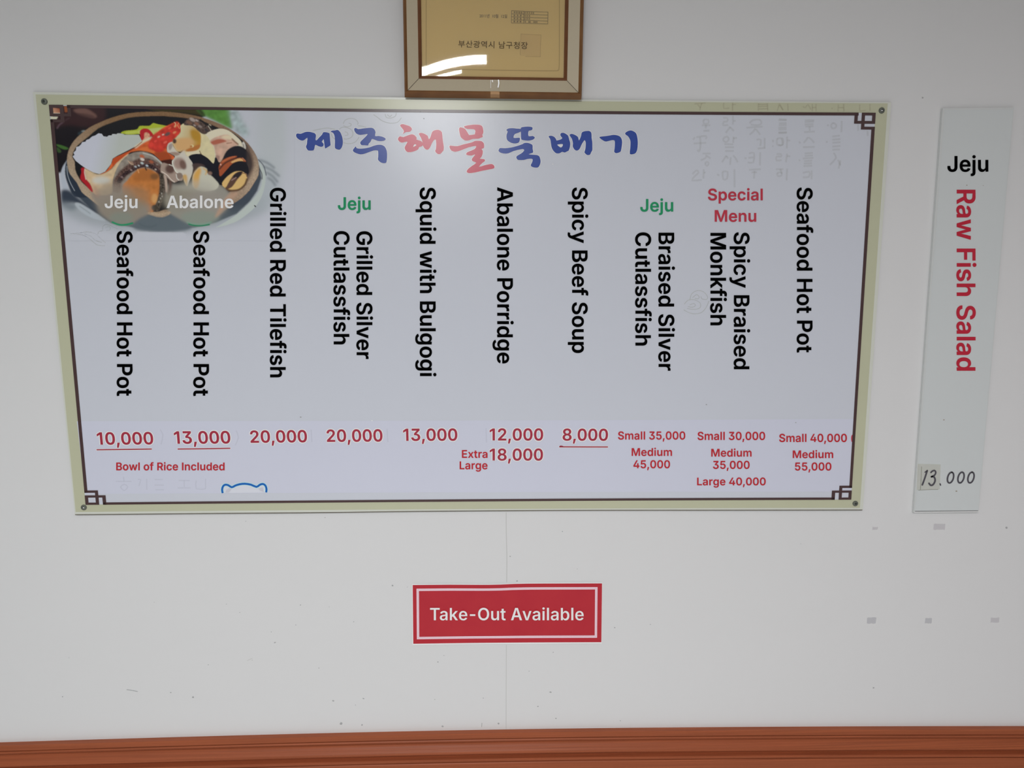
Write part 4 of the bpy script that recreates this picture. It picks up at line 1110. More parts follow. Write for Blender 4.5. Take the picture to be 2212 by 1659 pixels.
S1, S2 = 2212 / 220, 2212 / 230
T1, T2, T3, T4 = (630, 260), (850, 260), (1060, 260), (1180, 260)
title = [
    (M_BLUE, 'first blue brush syllable', [
        tr(T1, S1, [(95, 320), (110, 290), (140, 285), (200, 292), (290, 255), (370, 248), (440, 260), (500, 280), (528, 320), (522, 380), (520, 425), (545, 430), (600, 370), (660, 310), (685, 260), (750, 258), (810, 275), (825, 295), (835, 420), (845, 520), (840, 545), (800, 570), (735, 610), (722, 595), (710, 520), (695, 410), (670, 440), (655, 465), (690, 505), (692, 545), (660, 572), (610, 570), (560, 550), (510, 532), (495, 600), (470, 652), (375, 655), (345, 640), (310, 575), (330, 520), (336, 450), (340, 375), (270, 430), (210, 437), (150, 410), (105, 365)]),
        tr(T1, S1, [(845, 245), (885, 222), (945, 218), (980, 208), (1015, 215), (1060, 265), (1095, 350), (1110, 430), (1112, 500), (1095, 570), (1065, 620), (1035, 637), (1000, 632), (940, 600), (940, 480), (935, 360), (915, 295), (885, 262)])]),
    (M_BLUE, 'second blue brush syllable', [
        tr(T1, S1, [(1358, 200), (1365, 170), (1400, 165), (1445, 190), (1560, 175), (1700, 160), (1760, 168), (1800, 200), (1822, 260), (1810, 340), (1880, 338), (1960, 352), (2020, 378), (2042, 402), (2020, 435), (1950, 450), (1870, 445), (1790, 415), (1740, 405), (1715, 460), (1670, 510), (1660, 545), (1590, 540), (1520, 538), (1490, 500), (1500, 460), (1560, 400), (1620, 340), (1650, 295), (1580, 305), (1480, 315), (1410, 290), (1370, 240)]),
        tr(T1, S1, [(1330, 650), (1345, 620), (1385, 570), (1400, 575), (1415, 605), (1520, 615), (1680, 590), (1790, 550), (1880, 530), (1960, 535), (2020, 570), (2055, 630), (2070, 700), (2072, 800), (2060, 900), (2040, 925), (1990, 930), (1930, 910), (1875, 855), (1880, 790), (1878, 670), (1850, 652), (1780, 655), (1680, 690), (1580, 725), (1500, 738), (1420, 720), (1350, 685)])]),
    (M_PINK, 'first red brush syllable', [
        tr(T2, S2, [(135, 105), (165, 82), (205, 80), (290, 105), (350, 132), (382, 175), (365, 215), (335, 235), (260, 243), (215, 270), (195, 280), (215, 240), (210, 205), (170, 150)]),
        tr(T2, S2, [(92, 385), (115, 345), (150, 332), (200, 348), (290, 315), (370, 290), (420, 298), (465, 335), (485, 370), (470, 392), (520, 412), (575, 430), (603, 462), (590, 410), (565, 350), (525, 280), (560, 260), (620, 270), (680, 300), (715, 330), (735, 395), (770, 340), (795, 260), (830, 215), (900, 198), (950, 203), (1005, 245), (1020, 380), (1035, 480), (1045, 550), (1040, 620), (1015, 650), (980, 690), (935, 700), (895, 680), (865, 635), (880, 600), (888, 500), (880, 410), (860, 395), (825, 430), (790, 490), (760, 560), (720, 605), (680, 605), (640, 575), (607, 520), (585, 540), (530, 555), (520, 590), (480, 620), (400, 650), (310, 660), (265, 640), (235, 590), (240, 540), (290, 450), (250, 445), (180, 460), (140, 450), (105, 420)]),
        tr(T2, S2, [(405, 550), (435, 495), (465, 500), (475, 515), (440, 538)])]),
    (M_PINK, 'second red brush syllable', [
        tr(T2, S2, [(1362, 190), (1375, 150), (1400, 145), (1450, 158), (1490, 180), (1525, 230), (1560, 290), (1580, 305), (1690, 290), (1690, 265), (1702, 240), (1690, 195), (1650, 182), (1540, 178), (1490, 160), (1465, 130), (1490, 115), (1600, 95), (1700, 88), (1790, 95), (1840, 120), (1862, 180), (1865, 260), (1845, 300), (1858, 330), (1840, 350), (1760, 380), (1650, 385), (1580, 410), (1520, 420), (1470, 410), (1400, 350), (1380, 290)]),
        tr(T2, S2, [(1165, 560), (1170, 525), (1230, 530), (1330, 535), (1450, 500), (1620, 460), (1690, 428), (1760, 425), (1820, 430), (1860, 455), (1882, 500), (1878, 575), (1825, 590), (1855, 630), (1850, 700), (1820, 770), (1790, 795), (1880, 805), (1902, 830), (1880, 860), (1840, 890), (1775, 965), (1900, 930), (2020, 908), (2070, 920), (2100, 965), (2075, 1000), (1980, 1020), (1850, 1045), (1700, 1080), (1580, 1095), (1530, 1080), (1522, 1050), (1560, 1000), (1640, 940), (1720, 880), (1650, 850), (1625, 815), (1650, 770), (1700, 705), (1620, 730), (1515, 715), (1520, 675), (1560, 650), (1680, 600), (1715, 550), (1700, 530), (1560, 560), (1440, 605), (1340, 640), (1270, 650), (1200, 625)])]),
    (M_BLUE, 'third blue brush syllable', [
        tr(T3, S1, [(338, 210), (380, 178), (460, 168), (560, 178), (650, 188), (648, 240), (600, 270), (520, 300), (495, 375), (560, 380), (630, 378), (632, 420), (620, 465), (590, 490), (520, 502), (440, 485), (370, 440), (345, 390), (345, 310), (370, 240)]),
        tr(T3, S1, [(655, 165), (700, 145), (800, 135), (905, 150), (895, 210), (830, 225), (815, 280), (825, 345), (910, 338), (960, 372), (930, 410), (880, 430), (800, 440), (690, 425), (660, 395), (656, 280)]),
        tr(T3, S1, [(168, 660), (185, 620), (205, 600), (310, 605), (440, 590), (580, 555), (690, 515), (735, 490), (810, 490), (880, 515), (910, 545), (910, 620), (922, 670), (910, 705), (820, 735), (900, 745), (1010, 755), (1060, 790), (1080, 860), (1082, 910), (1065, 970), (1030, 1020), (960, 1025), (890, 1005), (870, 970), (895, 920), (912, 860), (890, 832), (800, 838), (720, 860), (620, 862), (580, 850), (555, 805), (575, 770), (660, 720), (725, 660), (710, 625), (640, 630), (500, 665), (380, 715), (290, 720), (210, 700)])]),
    (M_BLUE, 'fourth blue brush syllable', [
        tr(T4, S1, [(50, 355), (75, 335), (130, 338), (180, 365), (215, 410), (225, 438), (310, 415), (345, 390), (340, 370), (308, 330), (310, 290), (335, 270), (390, 275), (450, 310), (480, 345), (500, 420), (520, 490), (515, 570), (490, 650), (460, 670), (400, 698), (345, 683), (300, 710), (250, 718), (200, 705), (140, 640), (110, 560), (95, 450), (80, 395)]),
        tr(T4, S1, [(240, 525), (280, 518), (340, 512), (362, 525), (350, 565), (318, 590), (280, 570), (250, 545)]),
        tr(T4, S1, [(505, 315), (545, 293), (610, 310), (690, 360), (710, 438), (755, 340), (765, 280), (800, 245), (880, 230), (940, 232), (980, 275), (985, 380), (1000, 470), (1002, 560), (1000, 650), (975, 690), (950, 745), (885, 750), (845, 715), (828, 690), (850, 620), (858, 490), (835, 430), (800, 470), (760, 540), (730, 610), (690, 650), (640, 652), (600, 615), (575, 560), (580, 500), (560, 410), (530, 360)])]),
    (M_BLUE, 'fifth blue brush syllable', [
        tr(T4, S1, [(1160, 380), (1172, 355), (1290, 342), (1380, 328), (1460, 315), (1540, 325), (1600, 350), (1635, 400), (1648, 470), (1640, 560), (1625, 650), (1605, 685), (1530, 712), (1490, 700), (1475, 670), (1485, 600), (1490, 470), (1470, 430), (1400, 435), (1310, 458), (1250, 445)]),
        tr(T4, S1, [(1712, 290), (1730, 260), (1780, 230), (1840, 218), (1900, 240), (1950, 280), (1972, 340), (1985, 420), (1988, 520), (1975, 640), (1940, 710), (1890, 732), (1815, 730), (1825, 600), (1830, 470), (1815, 410), (1780, 350), (1740, 320)])]),
]
for m, lab, loops in title:
    mb = MB()
    hl = []
    for lp in loops:
        sm = catmull(lp, 2)
        hole = any(lp is q for q in loops) and len(lp) <= 8
        hl.append((sm, hole))
    for sm, hole in hl:
        if not hole:
            v, f = outline_mesh([grow_loop(sm, 1.3)])
            mb.add([at(x, y, DB + 0.0010) for x, y in v], f, 1)
    v, f = outline_mesh([q for q, h in hl if not h] + [q for q, h in hl if h], sum(1 for _, h in hl if h))
    mb.add([at(x, y, DB + 0.0016) for x, y in v], f, 0)
    mb.build('title_lettering', [m, M_TITLEH], board, label=lab + ' of the board title')

# ---------------------------------------------------------------- pale cloud motifs, ghost writing
mb = MB()
for pts in ([(153, 505), (172, 503), (190, 501), (206, 505), (218, 516), (228, 524)], [(160, 506), (180, 508), (196, 518), (210, 529), (226, 531)], [(182, 505), (196, 510), (206, 519), (220, 524)],
            [(211, 507), (214, 500), (222, 498), (222, 490), (228, 485), (238, 487), (250, 492), (252, 485)], [(228, 492), (236, 489), (238, 496), (230, 498)], [(250, 494), (262, 495), (272, 502)]):
    ribbon(mb, pts, 1.3, at, DB + 0.0010)
mb.build('cloud_motif', M_MOTIF, board, label='pale olive cloud line drawing')
mb = MB()
o = (660, 225); s = S1
for pts in ([(170, 570), (300, 545), (450, 520), (560, 530), (640, 550)], [(820, 420), (860, 350), (960, 310), (1080, 330), (1140, 400), (1130, 440)], [(830, 470), (900, 490), (980, 470), (990, 430), (940, 415)], [(740, 540), (800, 500), (900, 510), (1000, 560), (1030, 660), (980, 730), (880, 760), (830, 750)],
            [(1150, 470), (1230, 480), (1310, 500)], [(860, 600), (910, 620), (920, 670), (860, 680)], [(830, 840), (950, 860), (1080, 820), (1160, 720)], [(560, 650), (590, 720), (640, 760)],
            [(1730, 220), (1760, 290), (1860, 300), (1950, 260), (1970, 200)], [(1480, 230), (1570, 290), (1680, 370), (1850, 415), (2000, 390), (2080, 300)], [(1780, 230), (1830, 270), (1870, 240)]):
    ribbon(mb, tr(o, s, pts), 1.6, at, DB + 0.0010)
    if pts[0] in ((560, 650), (1780, 230)):
        mb.build('cloud_motif', M_MOTIF, board, label='pale olive cloud line drawing')
        mb = MB()
o = (1200, 390); s = 2212 / 440
for pts in ([(1460, 1290), (1480, 1230), (1540, 1195), (1610, 1210), (1650, 1260), (1640, 1290), (1590, 1285), (1580, 1260)], [(1490, 1270), (1530, 1240), (1560, 1260), (1550, 1285), (1515, 1280)], [(1400, 1340), (1440, 1300), (1510, 1295), (1570, 1330), (1570, 1380), (1510, 1400), (1430, 1390)],
            [(1460, 1350), (1500, 1335), (1520, 1355), (1490, 1375), (1440, 1370)], [(1395, 1405), (1450, 1435), (1520, 1448), (1590, 1430), (1640, 1370), (1665, 1310)]):
    ribbon(mb, tr(o, s, pts), 1.5, at, DB + 0.0010)
mb.build('cloud_motif', M_MOTIF, board, label='pale olive cloud line drawing')

gmb = MB()
GH1, GS = (1470, 215), 1696 / 230
GH2 = (1680, 215)
g1 = [[(340, 410), (475, 410)], [(370, 320), (440, 320), (440, 380), (370, 380), (370, 320)], [(405, 410), (400, 460)], [(365, 500), (460, 495)], [(250, 600), (410, 580), (400, 630)], [(200, 640), (230, 600)], [(210, 700), (410, 690)], [(310, 600), (320, 700), (310, 790), (290, 830), (270, 800)],
      [(350, 860), (480, 860)], [(410, 880), (400, 930), (320, 970)], [(420, 900), (480, 940)], [(390, 1020), (420, 990), (450, 1020), (420, 1060), (390, 1020)], [(190, 1190), (250, 1130), (290, 1160), (240, 1210), (180, 1290), (340, 1280)], [(370, 1110), (365, 1260)], [(370, 1160), (400, 1165)],
      [(680, 290), (750, 300), (740, 350), (690, 355), (680, 410), (760, 405)], [(835, 260), (835, 400)], [(840, 340), (880, 340)], [(790, 430), (760, 480), (720, 530)], [(790, 440), (850, 500)], [(690, 610), (740, 590), (770, 630), (730, 680), (680, 650), (690, 610)], [(845, 590), (840, 690)], [(840, 620), (900, 610)],
      [(700, 710), (840, 715)], [(710, 760), (850, 760)], [(710, 820), (850, 820)], [(730, 890), (700, 940), (660, 1000)], [(730, 900), (760, 940)], [(840, 890), (880, 940), (910, 1000)], [(800, 920), (790, 1040)], [(670, 1150), (750, 1150), (740, 1260), (680, 1270), (670, 1150)], [(860, 1110), (860, 1400)], [(580, 1190), (620, 1210)],
      [(1100, 380), (1150, 330), (1260, 320), (1290, 380), (1220, 410), (1120, 400)], [(1050, 450), (1310, 430)], [(1190, 460), (1160, 510), (1100, 560)], [(1200, 470), (1270, 560)], [(1210, 640), (1280, 640), (1270, 740)], [(1340, 610), (1340, 780)], [(1230, 780), (1350, 770)], [(1090, 860), (1170, 850), (1160, 1000), (1070, 1000)], [(1080, 930), (1160, 920)], [(1270, 840), (1265, 1050)], [(1020, 930), (1050, 940)], [(1090, 1120), (1280, 1110)], [(1180, 1130), (1170, 1260)], [(1130, 1160), (1220, 1160)],
      [(1540, 620), (1630, 620), (1630, 720), (1540, 720), (1540, 620)], [(1470, 640), (1475, 680)], [(1460, 740), (1480, 745)], [(1530, 870), (1600, 870), (1600, 910), (1530, 910), (1530, 970), (1610, 965)], [(1520, 1110), (1640, 1110)], [(1540, 1170), (1600, 1160), (1610, 1210), (1550, 1220), (1540, 1170)], [(1560, 330), (1690, 330)], [(1565, 410), (1690, 405)], [(1560, 480), (1690, 475)], [(1560, 535), (1690, 530)]]
g2 = [[(20, 310), (140, 320)], [(20, 380), (140, 375)], [(10, 450), (140, 445)], [(10, 525), (150, 520)], [(60, 620), (75, 720), (10, 725)], [(150, 590), (145, 780)], [(150, 650), (200, 655)], [(150, 860), (130, 1000)], [(150, 900), (200, 905)], [(150, 1100), (140, 1290)], [(40, 1110), (70, 1180)],
      [(430, 330), (580, 330)], [(430, 360), (580, 350)], [(430, 400), (570, 390)], [(420, 520), (590, 510)], [(505, 430), (510, 500)], [(440, 430), (570, 425)], [(480, 600), (450, 650), (410, 690)], [(490, 600), (540, 640), (580, 690)], [(400, 760), (590, 755)], [(340, 670), (360, 700)], [(430, 860), (560, 850)], [(430, 900), (560, 890)], [(400, 940), (570, 930)], [(420, 980), (550, 975)], [(410, 1060), (550, 1055)], [(415, 1020), (545, 1015)],
      [(400, 1170), (500, 1150), (500, 1230), (400, 1240)], [(540, 1130), (540, 1270)], [(335, 970), (360, 965)], [(880, 370), (930, 400), (920, 450), (870, 460), (850, 410), (880, 370)], [(1020, 340), (1015, 520)], [(790, 400), (810, 420)], [(870, 590), (990, 575)], [(870, 640), (1000, 630)], [(870, 690), (1000, 680)], [(870, 750), (1000, 740)], [(870, 800), (990, 795)], [(890, 850), (930, 930), (830, 1040)], [(960, 960), (1000, 1050)], [(1000, 970), (970, 1100)], [(780, 660), (785, 690)], [(1280, 400), (1280, 500)], [(1430, 500), (1435, 580)]]
cols = {}
for o, L in ((GH1, g1), (GH2, g2)):
    for pts in L:
        q = tr(o, GS, pts)
        cols.setdefault(min(range(7), key=lambda k: abs((1520, 1574, 1632, 1690, 1745, 1805, 1860)[k] - q[0][0])), []).append(q)
for k in sorted(cols):
    gmb = MB()
    for q in cols[k]:
        ribbon(gmb, q, 4.0, at, DB + 0.0010, 0, cap=False, smooth=2)
    gmb.build('ghost_writing', M_GHOST, board, label='faint column of old writing showing through')
gmb = MB()
gc = [(GH1, [[(220, 70), (400, 55)], [(340, 60), (320, 110), (310, 170)], [(270, 80), (320, 130)], [(690, 50), (690, 140), (780, 135)], [(830, 50), (830, 180)], [(830, 80), (880, 80)], [(1240, 80), (1380, 75)], [(1240, 110), (1390, 105)], [(1250, 150), (1390, 145)], [(1240, 60), (1240, 180)], [(1385, 60), (1390, 180)], [(1580, 60), (1560, 120), (1540, 180)], [(1585, 80), (1630, 170)]]),
      (GH2, [[(30, 90), (90, 170)], [(160, 70), (165, 180)], [(400, 110), (440, 130), (480, 80), (530, 160)], [(550, 70), (550, 190)], [(610, 70), (610, 190)], [(550, 130), (610, 125)], [(965, 80), (960, 190)], [(1050, 70), (1055, 190)], [(860, 130), (870, 150)], [(970, 130), (1050, 130)], [(1310, 80), (1310, 180), (1400, 170)], [(1470, 70), (1470, 180)]])]
for o, L in gc:
    for pts in L:
        if pts[0] in ((690, 50), (1470, 70), (550, 70), (1240, 80), (1580, 60), (400, 110), (965, 80), (1310, 80)):
            gmb.build('ghost_writing', M_GHOSTC, board, label='faint brownish letter on the top border')
            gmb = MB()
        ribbon(gmb, tr(o, GS, pts), 3.0, at, DB + 0.0010, 0, cap=False, smooth=2)
gmb.build('ghost_writing', M_GHOSTC, board, label='faint brownish letter on the top border')

# ---------------------------------------------------------------- menu lines
LZ = DB + 0.0016
for body, box in (('Seafood Hot Pot', (251.8, 499, 287.8, 855.7)), ('Seafood Hot Pot', (417.1, 499, 453.1, 855.7)), ('Grilled Red Tilefish', (582.6, 405.5, 619, 815.2)), ('Cutlassfish', (720, 499, 756.4, 744)), ('Grilled Silver', (769.5, 499.4, 805.9, 775.5)),
                  ('Squid with Bulgogi', (896.8, 404.9, 942.8, 812.9)), ('Abalone Porridge', (1063.7, 404.3, 1109.7, 785.2)), ('Spicy Beef Soup', (1226.1, 405.1, 1271, 762.7)), ('Cutlassfish', (1371.7, 501.8, 1408, 746.6)), ('Braised Silver', (1421.8, 502.6, 1458.2, 800.9)),
                  ('Monkfish', (1533.8, 503, 1570.4, 702.8)), ('Spicy Braised', (1575.6, 501.8, 1620.7, 797.7)), ('Seafood Hot Pot', (1720.8, 405.1, 1757, 761.9))):
    lettering('lettering', body, box, M_BLACK, board, LZ, mode='v', label='black lettering reading ' + body)
for body, box, m, c in (('Jeju', (226, 421.2, 297.2, 457.2), M_WHITE, 'white'), ('Abalone', (359.8, 422.4, 504.5, 450.1), M_WHITE, 'white'), ('Jeju', (729.7, 424.6, 800.7, 460.8), M_GREEN, 'green'), ('Jeju', (1383, 428.4, 1454.4, 464.6), M_GREEN, 'green'),
                        ('Special', (1529.4, 406.3, 1647.8, 439.7), M_REDS, 'red'), ('Menu', (1543.8, 453.7, 1633.7, 479.5), M_REDS, 'red')):
    lettering('lettering', body, box, m, board, LZ, label=c + ' lettering reading ' + body)
# price strip
for body, box, sh, an in (('10,000', (209.7, 933.1, 331, 967.1), 0.085, -0.006), ('13,000', (376.2, 930.9, 497.6, 965.2), 0.07, -0.006), ('20,000', (540.6, 929.1, 663.2, 962.7), 0.05, -0.01), ('20,000', (705.7, 927.2, 826.3, 960.9), 0.035, -0.006), ('13,000', (870.9, 925.4, 988, 958.9), 0.02, -0.004),
                          ('12,000', (1057.7, 925.1, 1173.4, 958.2), 0.0, 0.0), ('18,000', (1057.7, 968.6, 1173, 1001.4), 0.0, 0.0), ('8,000', (1215.2, 925.7, 1313.4, 958.5), -0.01, 0.004)):
    lettering('price_lettering', body, box, M_PRICE, strip, LZ, shear=sh, ang=an, halo=0.055, hm=M_PRICEH, label='dark red price ' + body)
for body, box in (('Bowl of Rice Included', (250.9, 998.3, 485.1, 1016.4)), ('Extra', (997.7, 972.1, 1053.2, 989.5)), ('Large', (992.8, 996.7, 1053.2, 1018.9)), ('Small 35,000', (1335, 931.8, 1480.5, 954)), ('Medium', (1364.4, 967.1, 1451.7, 985.3)), ('45,000', (1368.1, 994, 1447.5, 1015.9)),
                  ('Small 30,000', (1506.8, 932.6, 1653, 955)), ('Medium', (1536.3, 968.7, 1623.6, 986.8)), ('35,000', (1540.1, 995.3, 1619.5, 1017.3)), ('Large 40,000', (1505.8, 1031.4, 1654.2, 1053.4)), ('Small 40,000', (1683.2, 936.9, 1829.6, 959.3)), ('Medium', (1712.4, 972.2, 1800, 990)), ('55,000', (1717.1, 998.8, 1796.1, 1020.8))):
    lettering('lettering', body, box, M_RED, strip, LZ, label='small red lettering reading ' + body)
for pts in ([(209.5, 971.6), (260, 971), (327, 970)], [(384.5, 970), (440, 969.4), (496.5, 968.4)], [(1209, 965.2), (1260, 965.4), (1312.5, 965.5)]):
    mb = MB()
    ribbon(mb, pts, 4.6, at, LZ - 0.0003, 1)
    ribbon(mb, pts, 2.5, at, LZ, 0)
    if pts[0][0] > 1000:
        ribbon(mb, [(1209.2, 964.6), (1211.5, 963.6), (1216, 964.6)], 2.2, at, LZ, 0)
    mb.build('underline', [M_PRICE, M_PRICEH], strip, label='dark red hand ruled underline')
mb = MB()
n = 14
mb.add([at(1841.2 + 2.7 * math.cos(2 * math.pi * k / n), 947.3 + 8.2 * math.sin(2 * math.pi * k / n), LZ - 0.0003) for k in range(n)], [tuple(range(n))[::-1]])
mb.build('red_print_scrap', M_REDS, strip, label='red sliver of a cut-off old digit')
# blue outline emblem peeping over the strip's lower edge
bear = [(480.9, 1065.2), (479.7, 1057.7), (481.9, 1050.2), (487, 1047), (493.5, 1048.4), (500.7, 1052.6), (508, 1049), (518, 1046), (529, 1045), (542, 1047), (554, 1051.8), (560.5, 1047.6), (567.5, 1045.4), (573.3, 1049), (575.6, 1056.6), (574.9, 1063.6)]
mb = MB()
mb.add([at(x, y, LZ - 0.0007) for x, y in bear], [tuple(range(len(bear)))[::-1]], 2)
ribbon(mb, bear, 7.2, at, LZ - 0.0005, 1, cap=False, smooth=2)
ribbon(mb, bear, 4.4, at, LZ, 0, cap=False, smooth=2)
for pts in ([(487, 1064), (489, 1058), (497, 1053.5), (500, 1057), (494, 1064)], [(558, 1055.5), (567, 1052.5), (569, 1058), (570, 1063), (562, 1060)]):
    mb.add([at(x, y, LZ - 0.0004) for x, y in pts], [tuple(range(5))[::-1]], 3)
mb.build('emblem', [M_BEAR, M_BEARH, M_BEARF, M_BEARE], strip, label='blue outline of a rounded head with two ears')
mb = MB()
for pts in ([(250, 1040), (284, 1040)], [(267, 1030), (268, 1040)], [(260, 1052), (268, 1046), (276, 1052), (268, 1060), (260, 1052)], [(298, 1036), (304, 1036), (300, 1050)], [(317, 1034), (317, 1058)], [(334, 1036), (352, 1036)], [(334, 1048), (354, 1048)], [(336, 1058), (354, 1058)], [(386, 1038), (410, 1038)], [(398, 1038), (398, 1052)], [(384, 1054), (412, 1054)], [(424, 1038), (424, 1056), (444, 1056)], [(444, 1034), (444, 1056)],
            [(346, 928), (352, 940), (348, 960)], [(510, 930), (515, 945), (508, 962)], [(672, 928), (674, 955)], [(836, 926), (838, 955)], [(1050, 925), (1051, 956)]):
    if pts[0] in ((298, 1036), (334, 1036), (386, 1038), (424, 1038), (346, 928), (510, 930), (672, 928), (836, 926), (1050, 925)):
        mb.build('ghost_writing', M_GHOSTB, strip, label='faint bluish letter showing through the strip')
        mb = MB()
    ribbon(mb, pts, 2.6, at, LZ - 0.0006, 0, cap=False, smooth=2)
mb.build('ghost_writing', M_GHOSTB, strip, label='faint bluish letter showing through the strip')
mb = MB()
for x, y, r in ((649.5, 901, 2.0), (1526, 874, 1.8), (908.5, 240.5, 1.2), (915.5, 256, 1.2), (1719, 913, 1.6)):
    mb = MB()
    mb.add([at(x + r * math.cos(k * 1.05), y + r * 0.6 * math.sin(k * 1.05), LZ) for k in range(6)], [(5, 4, 3, 2, 1, 0)])
    mb.build('dirt_fleck', M_SPECK, board)
mb = MB()
for x, y, r in ((803.5, 908.6, 1.6), (1194, 354.5, 1.4), (810, 558, 1.6)):
    mb = MB()
    mb.add([at(x + r * math.cos(k * 1.05), y + r * 0.6 * math.sin(k * 1.05), LZ) for k in range(6)], [(5, 4, 3, 2, 1, 0)])
    mb.build('paint_fleck', M_WHITE, board, label='tiny white paint fleck')

# ================================================================== MENU STRIP (right)
st = thing('menu_strip', at(2043, 1107, 0.003), 'narrow vertical white menu strip lettered Raw Fish Salad beside the board', 'sign')
DS = 0.0075
mb = MB()
mb.slab([(2036.5, 234), (2190.5, 232.5), (2114, 1107), (1973.8, 1107.6)], 0.001, DS, mi=0)
mb.build('plastic_plate', M_SLEEVE, st)
mb = MB()
mb.quad(*[at(x, y, DS + 0.0003) for x, y in ((2041, 238), (1977, 1103.6), (2112.6, 1102.6), (2188.5, 237))])
mb.build('paper_insert', M_SLEEVEP, st)
mb = MB()
ribbon(mb, [(1976.5, 1104.6), (2040, 1104.0), (2113, 1103.4)], 1.2, at, DS + 0.0005, 0, cap=False)
ribbon(mb, [(1975, 1106.4), (2040, 1105.8), (2113.5, 1105.2)], 1.8, at, DS + 0.0004, 1, cap=False)
mb.build('clear_lip', [M_PLINE, M_PLEDGE], st, label='shiny lower lip of the plate')
lettering('lettering', 'Jeju', (2046.5, 335, 2135.1, 380.5), M_BLACK, st, DS + 0.0010, label='black lettering reading Jeju')
lettering('lettering', 'Raw Fish Salad', (2065.8, 409.8, 2109.4, 800.9), M_RAWRED, st, DS + 0.0010, mode='v', label='red lettering reading Raw Fish Salad')
HP = (1960, 980); HS = 2212 / 180
mb = MB()
mb.quad(*[at(x, y, DS + 0.0006) for x, y in tr(HP, HS, [(275, 270), (250, 970), (860, 950), (885, 285)])], 0)
ribbon(mb, tr(HP, HS, [(380, 340), (365, 640), (350, 960)]), 1.6, at, DS + 0.0007, 1, cap=False)
ribbon(mb, tr(HP, HS, [(290, 968), (600, 955), (820, 950)]), 1.3, at, DS + 0.0007, 1, cap=False)
mb.build('tape_patch', [M_PATCH, M_PATCHE], st, label='yellowed clear tape over the first two digits')
mb = MB()
for pts, w in (([(528, 452), (500, 540), (450, 690), (398, 828)], 44), ([(470, 495), (500, 470), (528, 448)], 30), ([(628, 498), (665, 462), (725, 448), (755, 495), (725, 570), (640, 612)], 42), ([(640, 614), (700, 612), (735, 670), (730, 745), (680, 825), (620, 838), (575, 788)], 46), ([(868, 800), (882, 835)], 34)):
    ribbon(mb, tr(HP, HS, pts), w / HS, at, DS + 0.0010)
for cx, cy in ((1148, 636), (1425, 634), (1690, 634)):
    pts = []
    for k in range(25):
        a = 2 * math.pi * k / 24 - 1.5
        x, y = 78 * math.cos(a), 142 * math.sin(a)
        pts.append((cx + x - 0.20 * y, cy + y))
    ribbon(mb, tr(HP, HS, pts), 43 / HS, at, DS + 0.0010, smooth=2)
mb.build('handwritten_price', M_MARKER, st, label='dark marker handwriting reading 13.000')
mb = MB()
for x, y, r in ((2088.5, 400, 1.6), (2124, 401, 1.0), (2039, 907, 1.8), (2066, 1061, 2.2)):
    mb = MB()
    mb.add([at(x + r * math.cos(k * 1.05), y + r * 0.6 * math.sin(k * 1.05), DS + 0.0009) for k in range(6)], [(5, 4, 3, 2, 1, 0)])
    mb.build('dirt_fleck', ghost('strip_dirt', A(140, 120, 96), 0.6), st)

# ================================================================== RED TAKE-OUT SIGN
sg = thing('takeout_sign', at(1095, 1391, 0.001), 'red paper sign with pink line reading Take-Out Available', 'sign')
TOPX = [890, 930, 970, 1010, 1050, 1080, 1110, 1140, 1180, 1240, 1301.6]
TOPY = [1262, 1261.6, 1261.2, 1261.4, 1261.6, 1261, 1259.6, 1258.9, 1258.7, 1258.6, 1258.4]
BOTX = [891.4, 930, 970, 1010, 1050, 1080, 1110, 1140, 1180, 1240, 1300]
BOTY = [1393.6, 1393, 1392.4, 1391.8, 1391.4, 1391.2, 1391, 1390.8, 1390.6, 1390.4, 1390.2]

UK = [(x - 890) / 411.6 for x in TOPX]


def signpt(u, v, d):
    x = np.interp(u, UK, TOPX) * (1 - v) + np.interp(u, UK, BOTX) * v
    y = np.interp(u, UK, TOPY) * (1 - v) + np.interp(u, UK, BOTY) * v
    lift = 0.0010 * math.exp(-((u - 0.47) / 0.07) ** 2) + 0.0006 * math.sin(u * 9)
    return at(float(x), float(y), d + 0.0012 + lift)


def signgrid(mb, u0, u1, v0, v1, d, mi=0, n=30, m=2):
    vv = [signpt(u0 + (u1 - u0) * i / n, v0 + (v1 - v0) * j / m, d) for j in range(m + 1) for i in range(n + 1)]
    mb.add(vv, [(j * (n + 1) + i, (j + 1) * (n + 1) + i, (j + 1) * (n + 1) + i + 1, j * (n + 1) + i + 1) for j in range(m) for i in range(n)], mi)


mb = MB()
signgrid(mb, 0, 1, 0, 1, 0.0, 0)
signgrid(mb, 0.0035, 0.9975, 0.014, 0.978, 0.0003, 1)
mb.build('paper_sheet', [M_SIGNE, M_SIGN], sg, label='red printed sheet with a thin white edge')
mb = MB()
u0, u1, v0, v1 = (899.6 - 890) / 411.3, (1290.6 - 890) / 411.3, (1271.8 - 1262) / 131.5, (1381 - 1262) / 131.5
for k, (dd, mi, ins) in enumerate(((0.0006, 0, 0.0), (0.0008, 1, 1.6))):
    tu, tv = (5.2 - 2 * ins) / 411.3, (5.0 - 2 * ins) / 131.5
    a0, a1, b0, b1 = u0 + ins / 411.3, u1 - ins / 411.3, v0 + ins / 131.5, v1 - ins / 131.5
    signgrid(mb, a0, a1, b0, b0 + tv, dd, mi, m=1)
    signgrid(mb, a0, a1, b1 - tv, b1, dd, mi, m=1)
    signgrid(mb, a0, a0 + tu, b0 + tv, b1 - tv, dd, mi, n=1)
    signgrid(mb, a1 - tu, a1, b0 + tv, b1 - tv, dd, mi, n=1)
mb.build('frame_line', [M_SIGNP, M_SIGND], sg, label='pale pink double line frame')
lettering('lettering', 'Take-Out Available', (929, 1312, 1260.8, 1340.2), M_SIGNW, sg, 0.0042, bold=-0.002, label='white lettering reading Take-Out Available')

